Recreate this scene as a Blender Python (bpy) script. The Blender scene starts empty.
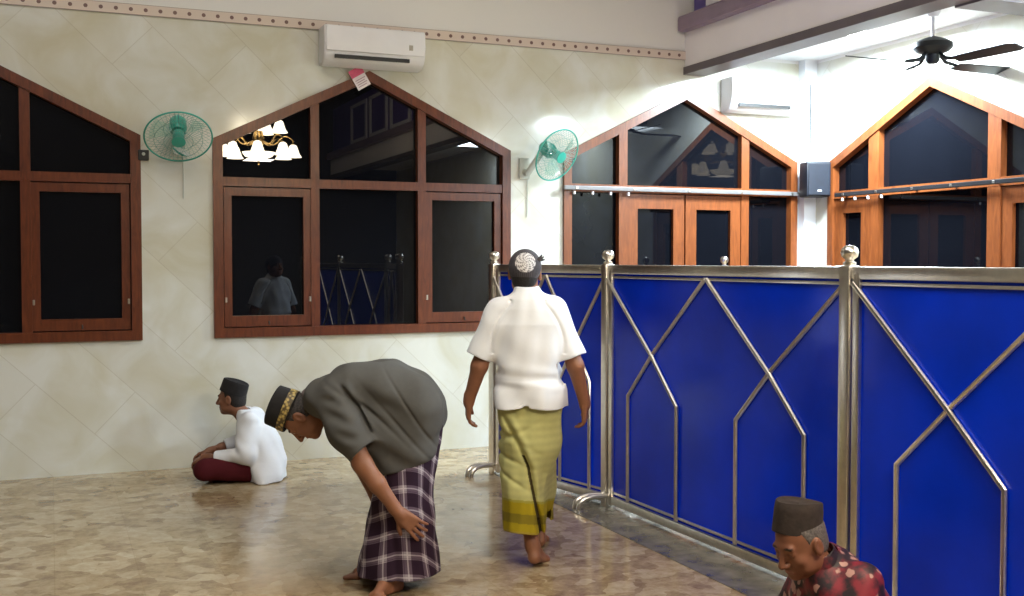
import bpy, bmesh, math, random
import numpy as np
from mathutils import Vector, Matrix
random.seed(4)
np.random.seed(4)
C = bpy.context.scene.collection
PI = math.pi
QUICK = False
YAW = math.radians(22.8)
WB = 8.78      # back wall, room face
WR = 6.84      # right wall, room face

# ------------------------------------------------------------------ materials
def nm(name):
    m = bpy.data.materials.new(name); m.use_nodes = True
    nt = m.node_tree
    return m, nt, nt.nodes['Principled BSDF']

def mat(name, col, rough=0.5, metal=0.0, var=0.0, scale=8.0, bump=0.0, spec=0.5, emis=None, estr=0.0, trans=0.0):
    m, nt, b = nm(name)
    b.inputs['Roughness'].default_value = rough
    b.inputs['Metallic'].default_value = metal
    b.inputs['Specular IOR Level'].default_value = spec
    if trans: b.inputs['Transmission Weight'].default_value = trans
    tc = nt.nodes.new('ShaderNodeTexCoord')
    n = nt.nodes.new('ShaderNodeTexNoise'); n.inputs['Scale'].default_value = scale; n.inputs['Detail'].default_value = 4
    nt.links.new(tc.outputs['Object'], n.inputs['Vector'])
    r = nt.nodes.new('ShaderNodeValToRGB')
    v = var
    r.color_ramp.elements[0].position = .3; r.color_ramp.elements[1].position = .7
    r.color_ramp.elements[0].color = (*[max(0, c*(1-v)) for c in col], 1)
    r.color_ramp.elements[1].color = (*[min(1, c*(1+v)) for c in col], 1)
    nt.links.new(n.outputs['Fac'], r.inputs['Fac'])
    nt.links.new(r.outputs['Color'], b.inputs['Base Color'])
    if bump:
        bp = nt.nodes.new('ShaderNodeBump'); bp.inputs['Strength'].default_value = bump; bp.inputs['Distance'].default_value = .01
        nt.links.new(n.outputs['Fac'], bp.inputs['Height']); nt.links.new(bp.outputs['Normal'], b.inputs['Normal'])
    if emis:
        b.inputs['Emission Color'].default_value = (*emis, 1); b.inputs['Emission Strength'].default_value = estr
    return m

def wood(name, a, b_, rough=.32):
    m, nt, b = nm(name)
    tc = nt.nodes.new('ShaderNodeTexCoord'); mp = nt.nodes.new('ShaderNodeMapping')
    mp.inputs['Scale'].default_value = (14, 14, 2.2)
    n = nt.nodes.new('ShaderNodeTexNoise'); n.inputs['Scale'].default_value = 2.2; n.inputs['Detail'].default_value = 6; n.inputs['Distortion'].default_value = 1.2
    r = nt.nodes.new('ShaderNodeValToRGB')
    r.color_ramp.elements[0].position = .3; r.color_ramp.elements[1].position = .72
    r.color_ramp.elements[0].color = (*a, 1); r.color_ramp.elements[1].color = (*b_, 1)
    nt.links.new(tc.outputs['Object'], mp.inputs['Vector']); nt.links.new(mp.outputs['Vector'], n.inputs['Vector'])
    nt.links.new(n.outputs['Fac'], r.inputs['Fac']); nt.links.new(r.outputs['Color'], b.inputs['Base Color'])
    b.inputs['Roughness'].default_value = rough
    return m

def vcol(name, rough=.8, over=.12, spec=.3, weave=0.0):
    """material that reads the mesh's own 'Col' attribute"""
    m, nt, b = nm(name)
    at = nt.nodes.new('ShaderNodeAttribute'); at.attribute_name = 'Col'
    tc = nt.nodes.new('ShaderNodeTexCoord')
    n = nt.nodes.new('ShaderNodeTexNoise'); n.inputs['Scale'].default_value = 45; n.inputs['Detail'].default_value = 3
    nt.links.new(tc.outputs['Object'], n.inputs['Vector'])
    mx = nt.nodes.new('ShaderNodeMix'); mx.data_type = 'RGBA'; mx.blend_type = 'OVERLAY'; mx.inputs[0].default_value = over
    nt.links.new(at.outputs['Color'], mx.inputs[6]); nt.links.new(n.outputs['Fac'], mx.inputs[7])
    nt.links.new(mx.outputs[2], b.inputs['Base Color'])
    b.inputs['Roughness'].default_value = rough; b.inputs['Specular IOR Level'].default_value = spec
    if weave:
        bp = nt.nodes.new('ShaderNodeBump'); bp.inputs['Strength'].default_value = weave; bp.inputs['Distance'].default_value = .004
        nt.links.new(n.outputs['Fac'], bp.inputs['Height']); nt.links.new(bp.outputs['Normal'], b.inputs['Normal'])
    return m

def tile_wall(name, axis):
    """glossy cream marbled tile laid diagonally below the frieze, plain off-white plaster above"""
    m, nt, b = nm(name)
    L = nt.links.new
    tc = nt.nodes.new('ShaderNodeTexCoord')
    mp = nt.nodes.new('ShaderNodeMapping'); mp.vector_type = 'POINT'
    sx = nt.nodes.new('ShaderNodeSeparateXYZ'); cb = nt.nodes.new('ShaderNodeCombineXYZ')
    L(tc.outputs['Object'], sx.inputs[0])
    L(sx.outputs['X' if axis == 'x' else 'Y'], cb.inputs['X']); L(sx.outputs['Z'], cb.inputs['Y'])
    mp.inputs['Rotation'].default_value = (0, 0, math.radians(44))
    L(cb.outputs[0], mp.inputs['Vector'])
    br = nt.nodes.new('ShaderNodeTexBrick'); br.offset = 0.45
    br.inputs['Scale'].default_value = 1; br.inputs['Brick Width'].default_value = 1.25; br.inputs['Row Height'].default_value = .42
    br.inputs['Mortar Size'].default_value = .0035; br.inputs['Mortar Smooth'].default_value = .3; br.inputs['Bias'].default_value = 0
    br.inputs['Color1'].default_value = (1, 1, 1, 1); br.inputs['Color2'].default_value = (.93, .92, .90, 1); br.inputs['Mortar'].default_value = (.80, .77, .72, 1)
    L(mp.outputs[0], br.inputs['Vector'])
    n = nt.nodes.new('ShaderNodeTexNoise'); n.inputs['Scale'].default_value = 2.3; n.inputs['Detail'].default_value = 7; n.inputs['Distortion'].default_value = .8
    L(tc.outputs['Object'], n.inputs['Vector'])
    r = nt.nodes.new('ShaderNodeValToRGB')
    r.color_ramp.elements[0].position = .32; r.color_ramp.elements[1].position = .66
    r.color_ramp.elements[0].color = (.575, .55, .43, 1); r.color_ramp.elements[1].color = (.68, .685, .64, 1)
    L(n.outputs['Fac'], r.inputs['Fac'])
    mx = nt.nodes.new('ShaderNodeMix'); mx.data_type = 'RGBA'; mx.blend_type = 'MULTIPLY'; mx.inputs[0].default_value = .8
    L(r.outputs['Color'], mx.inputs[6]); L(br.outputs['Color'], mx.inputs[7])
    gt = nt.nodes.new('ShaderNodeMath'); gt.operation = 'GREATER_THAN'; gt.inputs[1].default_value = 3.5
    L(sx.outputs['Z'], gt.inputs[0])
    m2 = nt.nodes.new('ShaderNodeMix'); m2.data_type = 'RGBA'
    L(gt.outputs[0], m2.inputs[0]); L(mx.outputs[2], m2.inputs[6]); m2.inputs[7].default_value = (.68, .665, .645, 1)
    L(m2.outputs[2], b.inputs['Base Color'])
    rr = nt.nodes.new('ShaderNodeMapRange'); rr.inputs['To Min'].default_value = .09; rr.inputs['To Max'].default_value = .7
    L(gt.outputs[0], rr.inputs['Value']); L(rr.outputs[0], b.inputs['Roughness'])
    b.inputs['Specular IOR Level'].default_value = .42
    return m

def floor_mat(name, ca, cb_, cc):
    m, nt, b = nm(name)
    L = nt.links.new
    tc = nt.nodes.new('ShaderNodeTexCoord')
    n0 = nt.nodes.new('ShaderNodeTexNoise'); n0.inputs['Scale'].default_value = 5; n0.inputs['Detail'].default_value = 3
    L(tc.outputs['Object'], n0.inputs['Vector'])
    ad = nt.nodes.new('ShaderNodeMix'); ad.data_type = 'RGBA'; ad.blend_type = 'ADD'; ad.inputs[0].default_value = .16
    L(tc.outputs['Object'], ad.inputs[6]); L(n0.outputs['Color'], ad.inputs[7])
    v = nt.nodes.new('ShaderNodeTexVoronoi'); v.inputs['Scale'].default_value = 9
    L(ad.outputs[2], v.inputs['Vector'])
    n = nt.nodes.new('ShaderNodeTexNoise'); n.inputs['Scale'].default_value = 13; n.inputs['Detail'].default_value = 8; n.inputs['Roughness'].default_value = .72
    L(tc.outputs['Object'], n.inputs['Vector'])
    sp = nt.nodes.new('ShaderNodeSeparateColor'); L(v.outputs['Color'], sp.inputs[0])
    mth = nt.nodes.new('ShaderNodeMath'); mth.operation = 'MULTIPLY_ADD'; mth.inputs[1].default_value = .26; 
    L(sp.outputs[0], mth.inputs[0]); 
    m3 = nt.nodes.new('ShaderNodeMath'); m3.operation = 'MULTIPLY'; m3.inputs[1].default_value = .76
    L(n.outputs['Fac'], m3.inputs[0]); L(m3.outputs[0], mth.inputs[2])
    r = nt.nodes.new('ShaderNodeValToRGB')
    e = r.color_ramp.elements
    e[0].position = .26; e[0].color = (*ca, 1); e[1].position = .76; e[1].color = (*cc, 1)
    k = e.new(.5); k.color = (*cb_, 1)
    L(mth.outputs[0], r.inputs['Fac'])
    br = nt.nodes.new('ShaderNodeTexBrick'); br.offset = 0
    br.inputs['Scale'].default_value = 1; br.inputs['Brick Width'].default_value = .4; br.inputs['Row Height'].default_value = .4
    br.inputs['Mortar Size'].default_value = .003; br.inputs['Color1'].default_value = (1, 1, 1, 1); br.inputs['Color2'].default_value = (.9, .9, .9, 1); br.inputs['Mortar'].default_value = (.82, .79, .74, 1)
    L(tc.outputs['Object'], br.inputs['Vector'])
    mx = nt.nodes.new('ShaderNodeMix'); mx.data_type = 'RGBA'; mx.blend_type = 'MULTIPLY'; mx.inputs[0].default_value = .8
    L(r.outputs['Color'], mx.inputs[6]); L(br.outputs['Color'], mx.inputs[7])
    L(mx.outputs[2], b.inputs['Base Color'])
    rr = nt.nodes.new('ShaderNodeMapRange'); rr.inputs['From Min'].default_value = .3; rr.inputs['From Max'].default_value = .7
    rr.inputs['To Min'].default_value = .10; rr.inputs['To Max'].default_value = .22
    L(n.outputs['Fac'], rr.inputs['Value']); L(rr.outputs[0], b.inputs['Roughness'])
    return m

def glass_mat(name, refl=.04, tint=(.55, .58, .62)):
    m = bpy.data.materials.new(name); m.use_nodes = True
    nt = m.node_tree; nt.nodes.clear()
    L = nt.links.new
    out = nt.nodes.new('ShaderNodeOutputMaterial'); mix = nt.nodes.new('ShaderNodeMixShader')
    tr = nt.nodes.new('ShaderNodeBsdfTransparent'); tr.inputs[0].default_value = (*tint, 1)
    gl = nt.nodes.new('ShaderNodeBsdfGlossy'); gl.inputs['Roughness'].default_value = 0.0; gl.inputs['Color'].default_value = (.9, .95, 1, 1)
    fr = nt.nodes.new('ShaderNodeFresnel'); fr.inputs['IOR'].default_value = 1.5
    ad = nt.nodes.new('ShaderNodeMath'); ad.operation = 'ADD'; ad.inputs[1].default_value = refl - .04
    L(fr.outputs[0], ad.inputs[0]); L(ad.outputs[0], mix.inputs[0])
    L(tr.outputs[0], mix.inputs[1]); L(gl.outputs[0], mix.inputs[2]); L(mix.outputs[0], out.inputs[0])
    return m

def frieze_mat():
    m, nt, b = nm('frieze_tile')
    L = nt.links.new
    tc = nt.nodes.new('ShaderNodeTexCoord'); sx = nt.nodes.new('ShaderNodeSeparateXYZ'); L(tc.outputs['Object'], sx.inputs[0])
    def M(op, a, b2=None, c=None):
        n = nt.nodes.new('ShaderNodeMath'); n.operation = op
        for i, v in enumerate((a, b2, c)):
            if v is None: continue
            if isinstance(v, (int, float)): n.inputs[i].default_value = v
            else: L(v, n.inputs[i])
        return n.outputs[0]
    u = M('MULTIPLY', sx.outputs['X'], 1/.106); fu = M('SUBTRACT', M('FRACT', u), .5)
    w = M('DIVIDE', M('SUBTRACT', sx.outputs['Z'], 3.49), .106)
    d = M('SQRT', M('ADD', M('MULTIPLY', fu, fu), M('MULTIPLY', w, w)))
    dot = M('LESS_THAN', d, .14)
    edge = M('GREATER_THAN', M('ABSOLUTE', w), .34)
    m1 = nt.nodes.new('ShaderNodeMix'); m1.data_type = 'RGBA'; L(dot, m1.inputs[0])
    m1.inputs[6].default_value = (.60, .50, .43, 1); m1.inputs[7].default_value = (.16, .09, .08, 1)
    m2 = nt.nodes.new('ShaderNodeMix'); m2.data_type = 'RGBA'; L(edge, m2.inputs[0]); L(m1.outputs[2], m2.inputs[6]); m2.inputs[7].default_value = (.30, .24, .21, 1)
    L(m2.outputs[2], b.inputs['Base Color']); b.inputs['Roughness'].default_value = .3
    return m

def plaid_mat():
    m, nt, b = nm('plaid_cotton')
    L = nt.links.new
    at = nt.nodes.new('ShaderNodeAttribute'); at.attribute_name = 'cloth_uv'
    sx = nt.nodes.new('ShaderNodeSeparateXYZ'); L(at.outputs['Vector'], sx.inputs[0])
    def M(op, a, b2=None):
        n = nt.nodes.new('ShaderNodeMath'); n.operation = op
        for i, v in enumerate((a, b2)):
            if v is None: continue
            if isinstance(v, (int, float)): n.inputs[i].default_value = v
            else: L(v, n.inputs[i])
        return n.outputs[0]
    def band(s, per, off, half):
        return M('LESS_THAN', M('ABSOLUTE', M('SUBTRACT', M('FRACT', M('ADD', M('DIVIDE', s, per), off)), .5)), half)
    P = .105
    tot = None
    for s in ('X', 'Y'):
        wide = M('MULTIPLY', band(sx.outputs[s], P, 0, .15), .36)
        thin = M('MULTIPLY', M('ADD', band(sx.outputs[s], P, 0, .03), band(sx.outputs[s], P, .19, .025)), .38)
        t = M('ADD', wide, thin)
        tot = t if tot is None else M('ADD', tot, t)
    r = nt.nodes.new('ShaderNodeValToRGB')
    e = r.color_ramp.elements
    e[0].position = 0; e[0].color = (.026, .011, .024, 1); e[1].position = 1; e[1].color = (.50, .45, .48, 1)
    k = e.new(.45); k.color = (.13, .09, .125, 1)
    L(tot, r.inputs['Fac']); L(r.outputs['Color'], b.inputs['Base Color'])
    b.inputs['Roughness'].default_value = .85; b.inputs['Specular IOR Level'].default_value = .2
    return m

def batik_mat():
    m, nt, b = nm('maroon_batik')
    L = nt.links.new
    tc = nt.nodes.new('ShaderNodeTexCoord')
    n0 = nt.nodes.new('ShaderNodeTexNoise'); n0.inputs['Scale'].default_value = 26; L(tc.outputs['Object'], n0.inputs['Vector'])
    ad = nt.nodes.new('ShaderNodeMix'); ad.data_type = 'RGBA'; ad.blend_type = 'ADD'; ad.inputs[0].default_value = .04
    L(tc.outputs['Object'], ad.inputs[6]); L(n0.outputs['Color'], ad.inputs[7])
    v = nt.nodes.new('ShaderNodeTexVoronoi'); v.inputs['Scale'].default_value = 27; L(ad.outputs[2], v.inputs['Vector'])
    n = nt.nodes.new('ShaderNodeTexNoise'); n.inputs['Scale'].default_value = 17; n.inputs['Detail'].default_value = 3; L(tc.outputs['Object'], n.inputs['Vector'])
    r = nt.nodes.new('ShaderNodeValToRGB'); e = r.color_ramp.elements
    e[0].position = .44; e[0].color = (.012, .004, .008, 1); e[1].position = .62; e[1].color = (.20, .010, .022, 1)
    L(n.outputs['Fac'], r.inputs['Fac'])
    r2 = nt.nodes.new('ShaderNodeValToRGB'); e = r2.color_ramp.elements
    e[0].position = .36; e[0].color = (1, 1, 1, 1); e[1].position = .46; e[1].color = (0, 0, 0, 1)
    L(v.outputs['Distance'], r2.inputs['Fac'])
    sp = nt.nodes.new('ShaderNodeSeparateColor'); L(v.outputs['Color'], sp.inputs[0])
    g = nt.nodes.new('ShaderNodeMath'); g.operation = 'GREATER_THAN'; g.inputs[1].default_value = .55; L(sp.outputs[0], g.inputs[0])
    mu = nt.nodes.new('ShaderNodeMath'); mu.operation = 'MULTIPLY'; L(g.outputs[0], mu.inputs[0]); L(r2.outputs['Color'], mu.inputs[1])
    mx = nt.nodes.new('ShaderNodeMix'); mx.data_type = 'RGBA'; L(mu.outputs[0], mx.inputs[0]); L(r.outputs['Color'], mx.inputs[6]); mx.inputs[7].default_value = (.36, .20, .17, 1)
    L(mx.outputs[2], b.inputs['Base Color']); b.inputs['Roughness'].default_value = .6
    return m

M_ = dict(
    wood=wood('red_brown_wood', (.070, .014, .004), (.155, .036, .011)),
    wood_lit=wood('lit_brown_wood', (.13, .034, .009), (.23, .066, .017)),  # window wood again, with the brighter light on these frames put into the colour
    chrome=mat('brushed_steel', (.78, .74, .68), .28, 1.0, .08, 20),
    gold_edge=mat('dull_steel', (.45, .42, .37), .35, 1.0, .1, 20),
    blue=mat('blue_acrylic', (.0, .030, .60), .17, 0, .3, 1.3, 0, .22),
    white_plastic=mat('white_plastic', (.72, .71, .73), .35, 0, .03, 5),
    dark=mat('black_plastic', (.012, .012, .013), .45, 0, .2, 20),
    navy=mat('navy_plastic', (.004, .007, .015), .5, 0, .2, 20),
    cream=mat('cream_paint', (.86, .81, .79), .6, 0, .04, 1.5),
    brown_trim=mat('grey_brown_trim', (.12, .10, .105), .5, 0, .1, 4),
    mauve=mat('mauve_paint', (.26, .19, .25), .45, 0, .12, 3),
    purple=mat('purple_paint', (.11, .075, .30), .5, 0, .1, 3),
    white_paint=mat('white_paint', (.78, .76, .80), .5, 0, .03, 3),
    ceil=mat('white_ceiling', (.75, .77, .80), .7, 0, .02, 2),
    plaster=mat('pale_plaster', (.55, .53, .50), .7, 0, .05, 2),
    teal=mat('teal_plastic', (.05, .40, .31), .3, 0, .08, 6),
    pale_teal=mat('pale_teal_wire', (.17, .36, .30), .35, 0, .05, 6),
    bracket=mat('grey_green_plastic', (.50, .52, .46), .4, 0, .05, 6),
    fanblack=mat('black_enamel', (.006, .007, .009), .5, 0, .2, 8, 0, .3),
    brass=mat('antique_brass', (.45, .30, .12), .3, 1, .1, 12),
    shade=mat('lit_glass_shade', (.9, .85, .7), .4, 0, .02, 8, emis=(1, .86, .62), estr=45),
    lamp=mat('lit_white_lamp', (.9, .9, .9), .4, 0, .02, 8, emis=(.85, .95, 1), estr=30),
    paper=mat('white_paper', (.75, .68, .70), .7, 0, .03, 30),
    pink=mat('pink_print', (.62, .10, .19), .7, 0, .1, 60),
    ink=mat('grey_print', (.35, .22, .26), .7, 0, .1, 60),
    skin=vcol('skin', .5, spec=.4),
    cloth=vcol('dyed_cotton', .85, spec=.15, over=.06, weave=.08),
    steel_rail=mat('grey_painted_rail', (.19, .18, .18), .4, .3, .1, 10),
    dusk=mat('unseen_wall_dark', (.045, .04, .04), .6, 0, .2, 3),  # invented dark tone for the unseen walls, keeps the window reflections dark
    dark_rail=mat('dark_metal_rail', (.03, .03, .033), .3, .5, .1, 10),
    stone=mat('threshold_stone', (.14, .13, .11), .2, 0, .45, 9),
)
for _n, _sp in (('glass', .55), ('glass_low', .16), ('glass_mid', .25), ('glass_up', .38)):
    M_[_n] = mat('night_window_' + _n, (.0035, .004, .006), 0.0, 0, .1, 2, 0, _sp)  # opaque near-black stands in for night outside; reflections dimmed on some panes
M_['plaid'] = plaid_mat(); M_['batik'] = batik_mat()
M_['pane_teal'] = glass_mat('translucent_teal', .08, (.72, .92, .86))

# ------------------------------------------------------------------ mesh helpers
def obj(name, bm, m, parent=None, smooth=False, loc=None, recalc=True):
    me = bpy.data.meshes.new(name)
    if recalc: bmesh.ops.recalc_face_normals(bm, faces=bm.faces[:])
    bm.to_mesh(me); bm.free()
    o = bpy.data.objects.new(name, me); C.objects.link(o)
    me.materials.append(m)
    if smooth:
        me.polygons.foreach_set('use_smooth', [True]*len(me.polygons))
        try: me.set_sharp_from_angle(angle=math.radians(40))
        except Exception: pass
    if parent: o.parent = parent
    if loc: o.location = loc
    return o
def NB(): return bmesh.new()
def box(bm, x0, x1, y0, y1, z0, z1, bev=0.0, M=None):
    g = bmesh.ops.create_cube(bm, size=1)
    vs = g['verts']
    bmesh.ops.scale(bm, verts=vs, vec=(x1-x0, y1-y0, z1-z0))
    bmesh.ops.translate(bm, verts=vs, vec=((x0+x1)/2, (y0+y1)/2, (z0+z1)/2))
    if bev:
        es = list({e for v in vs for e in v.link_edges})
        r = bmesh.ops.bevel(bm, geom=es, offset=bev, segments=2, affect='EDGES', profile=.6)
        vs = list({v for f in r['faces'] for v in f.verts} | {v for v in vs if v.is_valid})
    if M is not None: bmesh.ops.transform(bm, matrix=M, verts=[v for v in vs if v.is_valid])
    return bm
def prism(bm, poly, y0, y1):
    """poly in x,z; extruded along y"""
    a = [bm.verts.new((x, y0, z)) for x, z in poly]; b = [bm.verts.new((x, y1, z)) for x, z in poly]
    n = len(poly)
    bm.faces.new(a); bm.faces.new(b[::-1])
    for i in range(n): bm.faces.new((a[i], b[i], b[(i+1) % n], a[(i+1) % n]))
    return bm
def ring(bm, outer, inner, y0, y1):
    n = len(outer)
    V = lambda P, y: [bm.verts.new((x, y, z)) for x, z in P]
    o0, i0, o1, i1 = V(outer, y0), V(inner, y0), V(outer, y1), V(inner, y1)
    for k in range(n):
        j = (k+1) % n
        bm.faces.new((o0[k], o0[j], i0[j], i0[k])); bm.faces.new((o1[k], i1[k], i1[j], o1[j]))
        bm.faces.new((o0[k], o1[k], o1[j], o0[j])); bm.faces.new((i0[k], i0[j], i1[j], i1[k]))
    return bm
def tube(bm, pts, r, n=10, cap=True, closed=False):
    pts = [Vector(p) for p in pts]
    rs = r if isinstance(r, (list, tuple)) else [r]*len(pts)
    rings = []; prev = None
    N = len(pts)
    for i, p in enumerate(pts):
        if closed: t = (pts[(i+1) % N]-pts[i-1]).normalized()
        elif i == 0: t = (pts[1]-p).normalized()
        elif i == N-1: t = (p-pts[i-1]).normalized()
        else: t = ((pts[i+1]-p).normalized()+(p-pts[i-1]).normalized()).normalized()
        if prev is None:
            a = Vector((0, 0, 1)) if abs(t.z) < .9 else Vector((1, 0, 0))
            u = t.cross(a).normalized()
        else: u = (prev-t*prev.dot(t)).normalized()
        prev = u; w = t.cross(u)
        rings.append([bm.verts.new(p+(u*math.cos(2*PI*k/n)+w*math.sin(2*PI*k/n))*rs[i]) for k in range(n)])
    for i in range(N if closed else N-1):
        A, B = rings[i], rings[(i+1) % N]
        for k in range(n): bm.faces.new((A[k], A[(k+1) % n], B[(k+1) % n], B[k]))
    if cap and not closed: bm.faces.new(rings[0][::-1]); bm.faces.new(rings[-1])
    return bm
def lathe(bm, prof, n=24, M=None, sx=1, sy=1):
    rings = []
    for r, z in prof:
        rings.append([bm.verts.new((max(r, 1e-4)*math.cos(2*PI*k/n)*sx, max(r, 1e-4)*math.sin(2*PI*k/n)*sy, z)) for k in range(n)])
    for A, B in zip(rings, rings[1:]):
        for k in range(n): bm.faces.new((A[k], A[(k+1) % n], B[(k+1) % n], B[k]))
    bm.faces.new(rings[0][::-1]); bm.faces.new(rings[-1])
    if M is not None: bmesh.ops.transform(bm, matrix=M, verts=[v for R in rings for v in R])
    return bm
def tag(o, label, cat=None, group=None, kind=None):
    o['label'] = label
    if cat: o['category'] = cat
    if group: o['group'] = group
    if kind: o['kind'] = kind
    return o
def thing(name, loc, rz=0, label=None, cat=None, group=None, kind=None):
    o = bpy.data.objects.new(name, None); C.objects.link(o); o.empty_display_size = .1
    o.location = loc; o.rotation_euler = (0, 0, rz)
    if label: tag(o, label, cat, group, kind)
    elif kind: o['kind'] = kind
    return o
def struct(name, bm, m, label=None, parent=None, smooth=False):
    o = obj(name, bm, m, parent, smooth)
    if parent is None: o['kind'] = 'structure'
    if label: o['label'] = label
    return o

# ------------------------------------------------------------------ room
bm = NB(); box(bm, -5, WR, -5, WB, -.12, 0)
struct('floor', bm, floor_mat('polished_stone_tile', (.17, .10, .048), (.37, .275, .155), (.56, .475, .33)), 'polished beige and brown mottled stone tile floor')

def pent(c, half, z0, eave, apex): return [(c-half, z0), (c+half, z0), (c+half, eave), (c, apex), (c-half, eave)]
W1 = (-.61, 1.25, 1.0, 2.55, 3.15); W2 = (2.42, 1.25, 1.0, 2.55, 3.15); W3 = (5.43, 1.25, .04, 2.55, 3.17)
W4 = (7.18, 1.30, .04, 2.53, 3.15)
def wall_holes(bm, u0, u1, z1, holes, toworld, th):
    es = []
    def loop(P):
        vs = [bm.verts.new(toworld(u, z)) for u, z in P]
        for a, b in zip(vs, vs[1:]+vs[:1]): es.append(bm.edges.new((a, b)))
    loop([(u0, 0), (u1, 0), (u1, z1), (u0, z1)])
    for h in holes: loop(h)
    bmesh.ops.triangle_fill(bm, use_beauty=True, use_dissolve=False, edges=es)
    r = bmesh.ops.extrude_face_region(bm, geom=bm.faces[:])
    vs = [g for g in r['geom'] if isinstance(g, bmesh.types.BMVert)]
    bmesh.ops.translate(bm, verts=vs, vec=th)
bm = NB(); wall_holes(bm, -5, WR, 6.6, [pent(*W1), pent(*W2), pent(*W3)], lambda u, z: (u, WB, z), (0, .16, 0))
struct('wall_back', bm, tile_wall('cream_diagonal_tile', 'x'), 'cream diagonal marbled tile wall with plain plaster above')
bm = NB(); wall_holes(bm, -5, WB+.16, 6.6, [pent(*W4)], lambda u, z: (WR, u, z), (.16, 0, 0))
struct('wall_right', bm, tile_wall('cream_side_tile', 'y'), 'cream tiled wall beyond the blue partition')
bm = NB(); box(bm, -5.15, -5, -5, WB, 0, 6.6); struct('wall_left', bm, M_['dusk'])
bm = NB(); box(bm, -5, WR, -5.15, -5, 0, 6.6); struct('wall_front', bm, M_['dusk'])
bm = NB(); box(bm, -5, WR, -5, WB, 6.6, 6.75); struct('ceiling', bm, M_['plaster'])
bm = NB(); box(bm, -5, 5.42, WB-.012, WB+.002, 3.45, 3.53)
struct('trim_1', bm, frieze_mat(), 'pink frieze tile band with a row of dark dots')
# gallery edge beam, its dark lower strip, mauve ledge and railing
bm = NB(); box(bm, 5.42, 5.62, -5, WB, 3.385, 3.70)
struct('trim_2', bm, M_['cream'], 'cream gallery beam')
bm = NB(); box(bm, 5.405, 5.63, -5, WB, 3.315, 3.385)
struct('trim_3', bm, M_['brown_trim'], 'grey brown strip along the lower edge of the gallery beam')
bm = NB(); box(bm, 5.33, 5.66, -5, WB-.002, 3.70, 3.84, .03)
struct('trim_4', bm, M_['mauve'], 'mauve ledge on top of the gallery beam')
bm = NB(); box(bm, 5.48, 5.56, -5, WB-.06, 3.84, 4.75)
struct('trim_5', bm, M_['purple'], 'purple gallery parapet above the mauve ledge')
for k in range(9):      # white rectangular outlines on the parapet
    y1 = WB-.30-k*1.35
    bm = NB(); w = .055
    ring(bm, [(y1-1.15, 3.885), (y1, 3.885), (y1, 4.62), (y1-1.15, 4.62)], [(y1-1.15+w*1.7, 3.885+w), (y1-w*1.7, 3.885+w), (y1-w*1.7, 4.62-w), (y1-1.15+w*1.7, 4.62-w)], 0, .03)
    bmesh.ops.transform(bm, matrix=Matrix(((0, -1, 0, 5.48), (1, 0, 0, 0), (0, 0, 1, 0), (0, 0, 0, 1))), verts=bm.verts[:])
    o = struct('trim_%d' % (10+k), bm, M_['white_paint'], 'white frame moulding on the purple gallery parapet')
bm = NB(); box(bm, 5.62, WR, -5, WB, 3.53, 3.70)
struct('ceiling_2', bm, M_['ceil'], 'white lower ceiling over the aisle behind the partition')
bm = NB(); box(bm, 5.62, WR, 5.45, 5.69, 3.38, 3.53)
struct('trim_6', bm, M_['cream'], 'cream cross beam under the aisle ceiling')
bm = NB(); box(bm, 5.63, WR, 5.43, 5.71, 3.30, 3.38)
struct('trim_7', bm, M_['brown_trim'], 'dark strip along the lower edge of the cross beam')
# stone threshold strip under the partition
bm = NB(); box(bm, 3.05, 3.58, -4, 7.6, -.01, .004)
struct('trim_8', bm, M_['stone'], 'dark grey green stone strip in the floor under the partition')
# slim pilaster in the corner
bm = NB(); box(bm, 6.70, WR, WB-.10, WB, 0, 3.53); struct('trim_9', bm, M_['ceil'], 'pale pilaster in the corner')

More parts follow.
